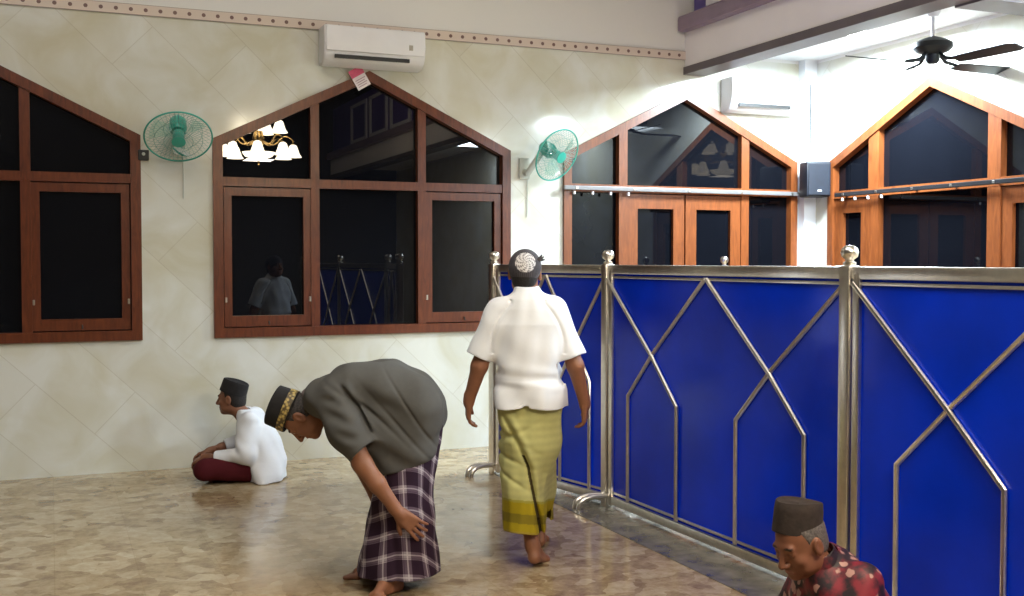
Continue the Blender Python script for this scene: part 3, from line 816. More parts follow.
class Head:
    def __init__(s, c, fwd, up):
        s.c = np.asarray(c, float); f = unit(fwd); u = np.asarray(up, float); u = unit(u-f*(u @ f)); r = np.cross(f, u)
        s.R = np.stack([r, f, u], 1)
    def p(s, x, y, z): return s.c+s.R @ V3(x, y, z)
    def loc(s, V): return (V-s.c) @ s.R
    def build(s, F, neck_base, nr=.054, stern=False):
        E = lambda c, r, k: F.put(ell(s.p(*c), r, s.R), k)
        K = lambda a, b, r1, r2, k: F.put(cone(s.p(*a), s.p(*b), r1, r2), k)
        E((0, -.012, .028), (.075, .095, .088), .01)
        E((0, .022, -.038), (.060, .068, .078), .03)
        E((0, .062, -.094), (.026, .024, .020), .025)
        for x in (-1, 1):
            E((x*.048, .018, -.062), (.018, .042, .026), .025)      # jaw
            E((x*.040, .062, -.026), (.021, .018, .018), .02)       # cheekbone
        K((-.036, .080, .026), (.036, .080, .026), .010, .010, .016)  # brow
        for x in (-1, 1): F.put(ell(s.p(x*.031, .096, .006), (.019, .016, .012), s.R), .012, 'sub')
        for x in (-1, 1):
            E((x*.031, .074, .006), (.0145, .0135, .0125), .003)
            K((x*.019, .083, .013), (x*.044, .077, .012), .0035, .0035, .004)   # upper lid
        K((0, .088, .014), (0, .110, -.032), .0085, .0125, .010)
        for x in (-1, 1): E((x*.013, .097, -.036), (.009, .012, .008), .006)
        K((-.021, .080, -.060), (.021, .080, -.060), .0075, .0075, .008); E((0, .086, -.060), (.016, .010, .006), .006)
        K((-.017, .080, -.074), (.017, .080, -.074), .0075, .0075, .006)
        F.put(cone(s.p(-.023, .095, -.067), s.p(.023, .095, -.067), .0028), .003, 'sub')
        for x in (-1, 1):
            F.put(ell(s.p(x*.080, -.006, -.004), (.011, .021, .034), s.R), .008)
            F.put(ell(s.p(x*.092, -.002, .002), (.008, .011, .018), s.R), .005, 'sub')
        F.put(cone(s.p(0, -.022, -.055), neck_base, nr, nr+.006), .03)
    def colour(s, V, base, lip=(.23, .085, .06), brow=(.02, .014, .012), eyes=True, stubble=None):
        L = s.loc(V); col = np.repeat(np.array(base)[None], len(V), 0)
        near = np.linalg.norm(L, axis=1) < .19
        def m(c, r): return near & (((L[:, 0:3]-np.array(c))**2/np.array(r)**2).sum(1) < 1)
        col[m((0, .09, -.067), (.025, .02, .011))] = lip
        if stubble is not None: col[near & (L[:, 1] > .0) & (L[:, 2] < -.05) & (L[:, 2] > -.13) & ~m((0, .09, -.067), (.025, .02, .011))] = stubble
        for x in (-1, 1):
            col[m((x*.034, .088, .029), (.019, .02, .0045))] = brow
            if eyes:
                col[m((x*.031, .088, .005), (.012, .014, .0055))] = (.55, .50, .46)
                col[m((x*.031, .090, .005), (.0055, .014, .0056))] = (.02, .01, .008)
        return col

def hand(F, w, d, n, th, size=1.0, curl=(.35, .5, .4), spread=.09, thumb=(.55, .25)):
    """w wrist, d along the hand, n out of the back of the hand, th towards the thumb side; five separate fingers"""
    w = np.asarray(w, float); d = unit(d); n = np.asarray(n, float); n = unit(n-d*(n @ d)); t = np.cross(d, n); t = t if t @ np.asarray(th, float) > 0 else -t
    S = size
    P = lambda a, b, c: w+S*(d*a+t*b+n*c)
    F.put(cone(P(-.03, 0, 0), P(.02, 0, 0), .026*S, .026*S), .015)
    for b in (-.026, -.009, .009, .026):
        F.put(cone(P(.018, b*.75, 0), P(.088, b*1.1, 0), .0145*S, .0125*S), .012)
    F.put(cone(P(.02, .02, -.006), P(.055, .032, -.010), .017*S, .013*S), .012)
    spec = [(.030, .074, .0092), (.0105, .083, .0096), (-.0105, .077, .0092), (-.030, .060, .0082)]
    for i, (b, L, r) in enumerate(spec):
        base = P(.086, b, .001)
        ang = 0; dd = d*math.cos(spread*(1.2-i*.8))+t*math.sin(spread*(1.2-i*.8))
        p = base
        for j, (fr, cu) in enumerate(zip((.45, .30, .25), curl)):
            ang += cu*(1+.08*i)
            q = p+S*L*fr*(dd*math.cos(ang)-n*math.sin(ang))
            F.put(cone(p, q, r*S*(1-.08*j), r*S*(.93-.08*j)), .003)
            p = q
    a1, a2 = thumb
    p0 = P(.028, .028, -.008); p1 = p0+S*.042*unit(d*math.cos(a1)+t*math.sin(a1)-n*.25)
    p2 = p1+S*.032*unit(d*math.cos(a2)+t*math.sin(a2)-n*.40)
    F.put(cone(p0, p1, .0135*S, .0115*S), .008); F.put(cone(p1, p2, .0112*S, .0088*S), .003)
def foot(F, ankle, heel, ball, toe_dir, side, up=(0, 0, 1)):
    ankle, heel, ball = [np.asarray(v, float) for v in (ankle, heel, ball)]; td = unit(toe_dir); sd = unit(np.asarray(side, float)); up = unit(up)
    F.put(cone(ankle, heel+up*.012, .036, .031), .02)
    F.put(cone(ankle+td*.02-up*.01, ball+up*.012, .034, .022), .02)
    F.put(cone(heel+up*.004, ball-sd*.018, .026, .018), .02)
    F.put(cone(ball-sd*.028, ball+sd*.030, .018, .020), .015)
    for i in range(5):
        b = ball+sd*(.034-.0165*i)+td*(.012-.004*abs(i-.8))
        L = (.052, .045, .040, .034, .028)[i]; r = (.0125, .0092, .0088, .0084, .008)[i]
        F.put(cone(b, b+td*L-up*.004, r*1.1, r), .005)
def limb(F, pts, rs, k=.02):
    for a, b, r1, r2 in zip(pts, pts[1:], rs, rs[1:]): F.put(cone(a, b, r1, r2), k)
def wave(X, Y, Z, f, s): return (np.sin(f*(X*1.3+Z*.6)+s)*np.sin(f*(Y*1.1-Z*.8)+s*2)+.5*np.sin(f*2.1*(Z+X*.5-Y*.7)+s*3))
SKIN = (.27, .115, .062)

def cap_mesh(name, H, base, up, fwd, rx, ry, h, m, parent, top=.95, lean=0, dome=.0):
    up = unit(up); f = np.asarray(fwd, float); f = unit(f-up*(f @ up)); r = np.cross(f, up)
    R = Matrix(((r[0], f[0], up[0], base[0]), (r[1], f[1], up[1], base[1]), (r[2], f[2], up[2], base[2]), (0, 0, 0, 1)))
    bm = NB(); n = 48
    prof = [(.96, 0), (1.0, .0), (1.0, .006), (.985, .35*h), (.97, .7*h), (top, .97*h), (top-.03, h), (top-.10, h-.003), (top-.2, h-.007), (.3, h-.009+dome), (.02, h-.009+dome)]
    rings = []
    for q, z in prof:
        rings.append([bm.verts.new((rx*q*math.cos(2*PI*k/n), ry*q*math.sin(2*PI*k/n), z+(.006*math.cos(2*PI*k/n)**2 if z > .5*h else 0))) for k in range(n)])
    for A, B in zip(rings, rings[1:]):
        for k in range(n): bm.faces.new((A[k], A[(k+1) % n], B[(k+1) % n], B[k]))
    bm.faces.new(rings[-1])
    bmesh.ops.transform(bm, matrix=R, verts=bm.verts[:])
    return obj(name, bm, m, parent, True), R
def place(o, px, Z, label):
    lat = (px-512)/1098*Z
    o.location = (math.sin(YAW)*Z+math.cos(YAW)*lat, math.cos(YAW)*Z-math.sin(YAW)*lat, 0)
    o.rotation_euler = (0, 0, -YAW)
    tag(o, label, 'person', 'men in the prayer hall')
    return o
H_ = .0065 if QUICK else .0045
felt = mat('black_felt', (.010, .009, .010), .9, 0, .2, 40, .2)
brown_felt = mat('dark_brown_felt', (.024, .015, .012), .9, 0, .3, 40, .3)
hair_m = mat('black_hair', (.010, .008, .008), .7, 0, .3, 90, .4)

def hair_shell(name, H, lim, parent, grow=.005, m=hair_m):
    F = Field(H.c-.14, H.c+.14, .005)
    F.put(ell(H.p(0, -.014, .026), (.075+grow, .095+grow, .088+grow), H.R), .005)
    F.put(ell(H.p(0, -.045, -.035), (.062, .058, .05), H.R), .03)
    # keep only behind the hairline and above the nape
    F.put(half(H.p(0, .018, 0), H.R @ V3(0, 1, -.25)), .004, 'sub')
    F.put(half(H.p(0, -.05, lim), H.R @ V3(0, .3, -1)), .006, 'sub')
    for x in (-1, 1): F.put(ell(H.p(x*.085, .0, -.006), (.03, .027, .040), H.R), .004, 'sub')
    V, Q = F.mesh(); return add_mesh(name, V, Q, m, parent)

# ---- man walking away: white shirt, green sarong (local x = right, y = away, z = up)
def man_walking():
    F = Field((-.45, -.22, -.01), (.42, .62, 1.72), H_)
    H = Head((-.026, .045, 1.535), (.10, .95, .10), (.02, -.12, 1))
    H.build(F, V3(-.012, .0, 1.40))
    F.put(loft([(.84, 0, .0, .14, .10), (1.0, 0, 0, .145, .11), (1.2, -.01, 0, .15, .105), (1.34, -.012, 0, .14, .08), (1.42, -.014, 0, .07, .06)]), .03)
    limb(F, [(-.16, 0, 1.345), (-.265, -.015, 1.05), (-.322, .03, .862)], (.055, .043, .029))
    limb(F, [(.135, 0, 1.345), (.237, -.02, 1.05), (.290, .035, .848)], (.055, .043, .029))
    hand(F, (-.322, .03, .862), (-.06, .22, -1), (-1, -.15, 0), (.1, 1, 0), 1.0, (.30, .45, .35))
    hand(F, (.290, .035, .848), (.05, .25, -1), (.95, -.3, 0), (-.4, 1, 0), 1.0, (.35, .5, .4))
    limb(F, [(-.07, 0, .88), (-.045, .04, .5), (.012, -.045, .11)], (.088, .062, .036))
    limb(F, [(.08, 0, .88), (.07, .26, .52), (.06, .38, .13)], (.088, .062, .036))
    foot(F, (.012, -.045, .11), (.022, -.07, .045), (.065, .07, .010), (.35, 1, -.05), (-.95, .33, 0), (.0, .1, 1))
    foot(F, (.06, .38, .10), (.06, .35, .025), (.075, .49, .010), (.1, 1, 0), (-1, .1, 0))
    V, Q = F.mesh(); col = H.colour(V, SKIN)
    body = add_mesh('person', V, Q, M_['skin'], None, col)
    place(body, 530, 5.75, 'man walking away in a white shirt, green sarong and patterned grey cap')
    # shirt
    S = Field((-.42, -.24, .78), (.40, .24, 1.50), H_)
    S.put(loft([(.835, 0, .0, .202, .168), (.93, 0, 0, .190, .158), (.985, 0, 0, .176, .145), (1.02, 0, 0, .185, .15), (1.15, -.003, 0, .183, .142), (1.27, -.008, 0, .184, .132), (1.35, -.012, 0, .165, .108), (1.40, -.014, .0, .12, .09), (1.44, -.016, .005, .075, .075), (1.465, -.018, .01, .062, .066)],
               lambda th, z: 1+.018*np.sin(5*th+9*z)+.014*np.sin(9*th-14*z)), .02)
    for s, sh, cu in ((-1, (-.150, 0, 1.345), (-.272, -.012, 1.085)), (1, (.125, 0, 1.345), (.228, -.015, 1.085))):
        S.put(cone(sh, cu, .075, .070), .045)
        dr = unit(V3(*cu)-V3(*sh))
        S.put(halfcyl(V3(*cu)-dr*.015+V3(s*.004, 0, 0), dr, .12, .12), .004, 'sub')
        S.put(cone(V3(*cu)-dr*.07, V3(*cu)+dr*.05, .050, .062), .004, 'sub')
    S.put(cone((-.02, .015, 1.42), (-.024, .03, 1.50), .050, .054), .004, 'sub')
    S.put(loft([(.82, 0, 0, .187, .153), (.90, 0, 0, .165, .13)]), .004, 'sub')
    S.everywhere(lambda d, X, Y, Z: d+.007*np.exp(-((np.abs(X+.012)-(.188-.10*np.clip((Z-1.16)/.22, 0, 1)**2))/.009)**2)*(Z > 1.12)*(Z < 1.40)+.006*wave(X, Y, Z, 15, 1.0)+.006*np.sin(70*(Z-.985)+10*X)*np.exp(-((Z-.985)/.05)**2)*(np.abs(X) < .19))
    V, Q = S.mesh(); V = relax(V, Q, 2)
    col = np.repeat(np.array([(.84, .86, .89)]), len(V), 0)
    add_mesh('shirt', V, Q, M_['cloth'], body, col)
    # sarong
    G = Field((-.26, -.30, .10), (.30, .62, .98), H_)
    fold = lambda th, z: 1+.022*np.sin(6*th+5*z)+.015*np.sin(11*th-3*z+1)
    G.put(loft([(.50, 0, .05, .120, .12), (.62, 0, .03, .158, .145), (.75, 0, .01, .170, .152), (.86, 0, 0, .172, .138), (.95, 0, 0, .155, .12)], fold), .03)
    G.put(loft([(.12, -.040, -.01, .100, .125), (.40, -.040, -.01, .112, .13), (.66, -.01, 0, .150, .140), (.86, 0, 0, .12, .10)], fold), .04)
    G.put(loft([(.16, .045, .36, .085, .13), (.40, .05, .24, .10, .13), (.66, .012, .06, .135, .13), (.86, 0, 0, .11, .09)], fold), .04)
    G.put(cone((.0, .14, .20), (.01, .05, .6), .085, .11), .06)
    # long diagonal fold crossing from the left hip to the middle of the hem
    xs_of = lambda z: np.interp(z, [.16, .24, .55, .68, .80], [.056, .045, -.016, -.075, -.14])
    def wr(d, X, Y, Z):
        f = .007*wave(X, Y, Z, 11, 2.2)
        g = (X-xs_of(Z))
        f = f+.016*np.exp(-(g/.014)**2)*(Y < .1)*np.clip((.84-Z)/.1, 0, 1)-.012*np.exp(-((g-.035)/.02)**2)*(Y < .1)*np.clip((.84-Z)/.1, 0, 1)
        for (a, sl, w) in ((.66, .55, .016), (.55, .40, .014), (.44, .62, .014), (.72, -.5, .015)):
            f = f+.009*np.exp(-((Z-a+sl*(X+.05))/w)**2)*(Y < .08)*np.clip(.5-X*4, 0, 1)
        return d+f
    G.everywhere(wr)
    G.put(half((-.05, 0, .172), (-.1, -.14, -1)), .004, 'sub')
    G.put(loft([(.08, -.04, -.01, .088, .11), (.26, -.04, -.01, .09, .11)]), .004, 'sub'); G.put(loft([(.08, .045, .36, .072, .112), (.28, .05, .30, .075, .112)]), .004, 'sub')
    V, Q = G.mesh(); V = relax(V, Q, 2)
    col = np.repeat(np.array([(.50, .485, .20)]), len(V), 0)
    col *= (1+.05*np.sin(V[:, 2:3]*160))
    z = V[:, 2]+.10*(V[:, 0]+.05)+.14*V[:, 1]*0
    zl = V[:, 2]-(.172-.1*(V[:, 0]+.05)-.14*V[:, 1])
    b = zl < .165; col[b] = (.40, .31, .015)
    b = (zl > .055) & (zl < .105); col[b] = (.24, .19, .02)
    b = (zl > .165) & (zl < .178); col[b] = (.36, .33, .06)
    b = zl < .012; col[b] = (.40, .30, .05)
    xs = xs_of(V[:, 2])
    ln = (np.abs(V[:, 0]-xs-.002) < .0075) & (V[:, 1] < .12) & (V[:, 2] < .60); col[ln] = (.06, .045, .02)
    add_mesh('sarong', V, Q, M_['cloth'], body, col)
    # knitted cap: dome with a white patterned crown, ribbed band and a tuft
    K = Field(H.c-.16, H.c+.18, .0035)
    up = unit(H.R @ V3(0, -.42, 1)); rt = H.R[:, 0]; fw = np.cross(up, rt)
    RR = np.stack([rt, fw, up], 1); cc = H.p(0, -.012, .034)
    K.put(ell(cc, (.087, .104, .094), RR), .005)
    K.put(half(cc-up*.060-fw*.03, -up-fw*.35), .006, 'sub')
    K.put(ell(cc, (.079, .097, .087), RR), .002, 'sub')
    V, Q = K.mesh()
    L = (V-cc) @ RR
    th = np.arctan2(L[:, 1], L[:, 0]); rad = np.arccos(np.clip(L[:, 2]/np.linalg.norm(L, axis=1), -1, 1))
    # crown disc faces backwards
    dc = unit(V3(.03, -.93, .33)); cosd = ((V-cc) @ dc)/np.linalg.norm(V-cc, axis=1); ad = np.arccos(np.clip(cosd, -1, 1))
    col = np.repeat(np.array([(.060, .055, .062)]), len(V), 0)
    rib = np.sin(th*60) > .2; col[rib] = (.095, .088, .098)
    band = L[:, 2] < -.012; chk = (np.sin(th*44)*np.sin(L[:, 2]*520)) > 0
    col[band & chk] = (.14, .13, .14)
    disc = ad < .60
    e1 = unit(np.cross(dc, V3(0, 0, 1))); e2 = np.cross(e1, dc)
    an = np.arctan2((V-cc) @ e2, (V-cc) @ e1)
    pat = (np.sin(an*9+ad*16)*np.sin(ad*36+.6)) > -.12
    col[disc & pat] = (.72, .70, .70); col[disc & ~pat] = (.22, .21, .22)
    cap = add_mesh('cap', V, Q, M_['cloth'], body, col); cap['label'] = 'grey knitted cap with a white patterned crown'
    bm = NB(); b0 = Vector(H.p(.072, -.04, .075))
    for q in ((.030, .0, .020), (.020, -.01, .030), (.034, .01, .004)):
        tube(bm, [b0-Vector((.012, 0, .004)), b0+Vector(q)*.6, b0+Vector(q)], [.008, .006, .003], 8)
    obj('tuft', bm, mat('grey_wool', (.07, .065, .07), .9, 0, .2, 60), cap, True)
    hair_shell('hair', H, -.085, body, .001)

# ---- man bowing with hands on knees (faces -x, near side -y)
def man_bowing():
    F = Field((-.72, -.46, -.04), (.34, .36, 1.14), H_)
    H = Head((-.488, .0, .832), (-.30, -.04, -.95), (-.95, 0, .30))
    H.build(F, V3(-.36, 0, .925), .054)
    for y in (-.065, .065): limb(F, [(-.30, y*1.2, .945), (-.18, y, .965), (-.04, y, .955), (.05, y, .87), (.05, y*1.2, .78)], (.07, .085, .085, .08, .08), .04)
    sh = V3(-.30, -.155, .93)
    limb(F, [(-.31, -.15, .935), (-.155, -.235, .64), (-.085, -.255, .55), (.012, -.232, .41)], (.058, .046, .041, .028))
    limb(F, [(-.31, .15, .935), (-.262, .205, .67), (-.235, .225, .56), (-.155, .175, .41)], (.058, .046, .041, .028))
    hand(F, (.012, -.232, .41), (.66, .03, -.58), (-.05, -1, .1), (-.7, 0, -.7), 1.05, (.16, .22, .25), .16, (.85, .6))
    hand(F, (-.155, .175, .41), (.25, .06, -1), (-1, .3, 0), (0, -1, 0), 1.0, (.25, .3, .25))
    limb(F, [(.06, -.08, .78), (-.01, -.09, .43), (-.045, -.16, .08)], (.080, .06, .036))
    limb(F, [(.06, .08, .78), (-.02, .09, .43), (-.11, .12, .09)], (.080, .06, .036))
    foot(F, (-.045, -.16, .078), (-.005, -.13, .024), (-.085, -.27, .016), (-.45, -1, 0), (1, -.45, 0))
    foot(F, (-.11, .12, .085), (-.07, .12, .024), (-.23, .10, .016), (-1, -.12, 0), (.12, -1, 0))
    V, Q = F.mesh(); body = add_mesh('person', V, Q, M_['skin'], None, H.colour(V, SKIN))
    place(body, 400, 5.4, 'man bowing with hands on his knees in a grey shirt and plaid sarong')
    # shirt
    S = Field((-.56, -.42, .50), (.34, .40, 1.18), H_)
    for s, pts in ((-1, [(-.315, -.14, .945), (-.235, -.195, .80), (-.150, -.225, .692)]), (1, [(-.315, .14, .945), (-.265, .185, .78), (-.262, .200, .695)])):
        limb(S, pts, (.098, .088, .076), .05)
        dr = unit(V3(*pts[2])-V3(*pts[1]))
        S.put(halfcyl(V3(*pts[2])-dr*.01, dr+V3(.12, 0, .0), .13, .14), .004, 'sub')
        S.put(cone(V3(*pts[2])-dr*.08, V3(*pts[2])+dr*.06, .050, .066), .004, 'sub')
    for y in (-.07, .07):
        limb(S, [(-.345, y*1.1, .945), (-.22, y*1.1, .982), (-.06, y, .975), (.06, y, .920), (.093, y, .862), (.065, y, .68)], (.082, .112, .122, .124, .120, .112), .05)
        limb(S, [(-.19, y, .90), (-.10, y, .83), (-.045, y, .73), (-.01, y, .60)], (.10, .115, .118, .118), .05); limb(S, [(.0, y, .85), (.03, y, .74), (.02, y, .62)], (.12, .12, .12), .04)
    S.put(cone((-.40, -.09, .925), (-.41, .09, .925), .068), .06)
    # collar
    S.put(cone((-.395, 0, .925), (-.425, 0, .915), .070, .066), .012)
    S.put(cone((-.39, 0, .92), (-.50, 0, .865), .057, .060), .004, 'sub')
    S.put(half((.0, 0, .585), (.30, 0, -1)), .004, 'sub')
    def wr(d, X, Y, Z):
        f = .007*wave(X, Y, Z, 12, .7)+.0045*wave(X, Y, Z, 24, 2.0)
        # drag folds from the shoulder to the hip on the near side
        for (a, b, g, w) in ((-.20, .93, .9, .015), (-.10, .86, 1.3, .014), (.02, .80, 1.6, .014), (.08, .86, 2.2, .013)):
            t = (Z-b)-g*(-(X-a))*.7
            f = f+.009*np.exp(-(t/w)**2)*(Y < -.05)*np.exp(-((X-a)/.12)**2)
        # armhole seam and creases on both sleeves
        tx, tz = .52, -.854
        al = (X+.275)*tx+(Z-1.02)*tz; pe = (X+.275)*(-tz)+(Z-1.02)*tx
        env = np.clip(al/.05, 0, 1)*np.clip((.30-al)/.05, 0, 1)*(np.abs(Y) > .10)
        f = f+.016*np.exp(-((pe-.02*np.sin(al*9))/.010)**2)*env-.010*np.exp(-((pe-.03)/.018)**2)*env
        f = f+.007*np.sin(62*(al-.9*pe)+1)*np.exp(-((pe+.075)/.04)**2)*env
        return d+f
    S.everywhere(wr)
    S.put(half((.0, 0, .588), (.30, 0, -1)), .004, 'sub')
    V, Q = S.mesh(); V = relax(V, Q, 2)
    add_mesh('shirt', V, Q, M_['cloth'], body, np.repeat(np.array([(.092, .090, .085)]), len(V), 0))
    F2 = Field((-.52, -.12, .82), (-.36, .12, 1.02), .004)
    F2.put(cone((-.405, 0, .925), (-.432, 0, .913), .0735, .0695), .004)
    F2.put(cone((-.39, 0, .93), (-.47, 0, .89), .062, .064), .003, 'sub')
    V, Q = F2.mesh(); k = add_mesh('collar', V, Q, M_['cloth'], body, np.repeat(np.array([(.20, .16, .155)]), len(V), 0))
    # sarong
    G = Field((-.34, -.34, .02), (.34, .32, .92), H_)
    fold = lambda th, z: 1+(.035*np.sin(5*th+4*z+.4)+.02*np.sin(9*th-5*z))*np.clip((.8-z)/.5, .2, 1)
    G.put(loft([(.03, -.016, -.02, .206, .215), (.25, -.004, -.015, .176, .195), (.42, .008, -.01, .150, .172), (.55, .035, 0, .135, .165), (.70, .07, 0, .128, .155), (.85, .10, 0, .115, .14)], fold), .02)
    G.put(cone((-.03, -.10, .43), (.02, -.10, .60), .085, .08), .06); G.put(cone((-.05, .10, .43), (.02, .10, .60), .085, .08), .06)
    G.everywhere(lambda d, X, Y, Z: d+.005*wave(X, Y, Z, 14, 1.3)+.011*np.exp(-((X+.035+.10*(Z-.45))/.018)**2)*(Y < 0)*np.clip((.62-Z)/.2, 0, 1))
    G.put(half((0, 0, .060), (.0, -.06, -1)), .004, 'sub')
    G.put(loft([(.02, -.016, -.02, .182, .190), (.10, -.012, -.015, .15, .16), (.16, 0, -.01, .08, .09)]), .004, 'sub')
    V, Q = G.mesh(); V = relax(V, Q, 2)
    th = np.arctan2(V[:, 1]+.01, V[:, 0]-.01)
    uv = np.stack([th*.185+.05*(V[:, 2]-.4), V[:, 2]+.05*np.sin(2*th+1)+.16*(V[:, 0]), 0*th], 1)
    add_mesh('sarong', V, Q, M_['plaid'], body, None, uv)
    up = unit(V3(-.93, 0, .36)); base = H.p(0, -.008, .052)
    cap, R = cap_mesh('cap', H, base, up, H.R[:, 1], .090, .107, .104, felt, body)
    cap['label'] = 'black felt cap with a gold patterned band'
    m, nt, b = nm('gold_brocade')
    tc = nt.nodes.new('ShaderNodeTexCoord'); v = nt.nodes.new('ShaderNodeTexVoronoi'); v.inputs['Scale'].default_value = 60
    nt.links.new(tc.outputs['Object'], v.inputs['Vector']); r = nt.nodes.new('ShaderNodeValToRGB')
    r.color_ramp.elements[0].position = .25; r.color_ramp.elements[0].color = (.48, .36, .11, 1); r.color_ramp.elements[1].position = .6; r.color_ramp.elements[1].color = (.08, .055, .02, 1)
    nt.links.new(v.outputs['Distance'], r.inputs['Fac']); nt.links.new(r.outputs['Color'], b.inputs['Base Color']); b.inputs['Roughness'].default_value = .5
    bm = NB(); n = 48
    A = [[bm.verts.new((.0918*q*math.cos(2*PI*k/n), .1088*q*math.sin(2*PI*k/n), z)) for k in range(n)] for q, z in ((1, .005), (1, .012), (.992, .038), (.985, .042))]
    for P1, P2 in zip(A, A[1:]):
        for k in range(n): bm.faces.new((P1[k], P1[(k+1) % n], P2[(k+1) % n], P2[k]))
    bmesh.ops.transform(bm, matrix=R, verts=bm.verts[:]); obj('cap_band', bm, m, cap, True)
    hair_shell('hair', H, -.05, body, .003, mat('greying_hair', (.05, .042, .038), .8, 0, .5, 120, .3))

# ---- man seated by the wall (faces -x)
def man_seated():
    F = Field((-.42, -.42, -.005), (.40, .42, .78), H_)
    H = Head((-.075, .02, .585), (-1, .12, -.03), (.02, 0, 1))
    H.build(F, V3(.03, .0, .45))
    F.put(loft([(.03, .20, 0, .11, .15), (.15, .185, 0, .11, .15), (.29, .145, 0, .105, .145), (.42, .09, 0, .085, .13), (.48, .05, 0, .055, .07)]), .03)
    limb(F, [(.075, -.145, .43), (.065, -.205, .215), (-.14, -.175, .175), (-.23, -.13, .175)], (.05, .042, .034, .027))
    limb(F, [(.06, .145, .43), (-.02, .20, .24), (-.17, .10, .21), (-.24, .03, .195)], (.05, .042, .034, .027))
    hand(F, (-.225, -.135, .175), (-1, .15, -.35), (-.2, -.3, 1), (0, 1, 0), .95, (.4, .5, .4))
    hand(F, (-.235, .03, .20), (-1, -.1, -.3), (-.2, .1, 1), (0, -1, 0), .95, (.35, .45, .4))
    limb(F, [(.16, -.09, .10), (-.19, -.23, .115), (-.06, .05, .06)], (.075, .06, .04)); limb(F, [(.16, .09, .10), (-.19, .23, .115), (-.12, -.02, .055)], (.075, .06, .04))
    foot(F, (-.06, .05, .06), (-.04, .08, .04), (-.10, .17, .03), (-.4, 1, 0), (-.9, -.4, 0)); foot(F, (-.12, -.02, .055), (-.1, -.05, .04), (-.18, -.12, .03), (-.5, -1, 0), (-.9, .4, 0))
    V, Q = F.mesh(); body = add_mesh('person', V, Q, M_['skin'], None, H.colour(V, (.20, .085, .048)))
    place(body, 240, 8.05, 'man sitting cross-legged by the wall in a white shirt and maroon sarong')
    S = Field((-.30, -.36, -.002), (.42, .36, .60), H_)
    S.put(loft([(.006, .205, -.02, .125, .235), (.06, .200, -.015, .128, .225), (.15, .180, -.005, .142, .20), (.29, .148, 0, .130, .172), (.40, .105, 0, .115, .165), (.455, .075, 0, .095, .14), (.495, .045, .0, .066, .085), (.515, .03, 0, .058, .062)], lambda th, z: 1+.025*np.sin(6*th+12*z)), .02)
    for pts in ([(.080, -.135, .435), (.075, -.205, .215), (-.13, -.178, .178)], [(.065, .135, .435), (-.01, .195, .245), (-.15, .115, .212)]):
        limb(S, pts, (.078, .066, .052), .04)
        dr = unit(V3(*pts[2])-V3(*pts[1])); S.put(halfcyl(V3(*pts[2]), dr, .09, .1), .003, 'sub'); S.put(cone(V3(*pts[2])-dr*.04, V3(*pts[2])+dr*.04, .036, .042), .003, 'sub')
    S.put(cone((.02, .0, .49), (-.02, 0, .56), .052, .058), .004, 'sub')
    S.everywhere(lambda d, X, Y, Z: d+.008*wave(X, Y, Z, 15, .4)+.007*np.sin(55*(Z+.7*X))*np.exp(-((X-.02)/.05)**2)*np.exp(-((Z-.27)/.09)**2))
    V, Q = S.mesh(); V = relax(V, Q, 2)
    add_mesh('shirt', V, Q, M_['cloth'], body, np.repeat(np.array([(.70, .72, .76)]), len(V), 0))
    G = Field((-.42, -.42, -.002), (.36, .44, .30), H_)
    for s in (-1, 1):
        limb(G, [(.14, s*.10, .095), (-.20, s*.235, .116)], (.095, .075), .03)
        limb(G, [(-.205, s*.23, .095), (-.15, s*.02, .07)], (.078, .075), .03)
    G.put(ell((-.03, 0, .08), (.20, .22, .07)), .06); G.put(ell((.17, 0, .07), (.11, .14, .09)), .05)
    G.everywhere(lambda d, X, Y, Z: d+.006*wave(X, Y, Z, 16, 1.9))
    G.put(half((0, 0, .003), (0, 0, -1)), .003, 'sub')
    V, Q = G.mesh(); V = relax(V, Q, 2)
    add_mesh('sarong', V, Q, M_['cloth'], body, np.repeat(np.array([(.070, .008, .012)]), len(V), 0))
    cap_mesh('cap', H, H.p(0, -.012, .040), unit(V3(.30, 0, .95)), H.R[:, 1], .086, .102, .092, felt, body)
    hair_shell('hair', H, -.085, body)

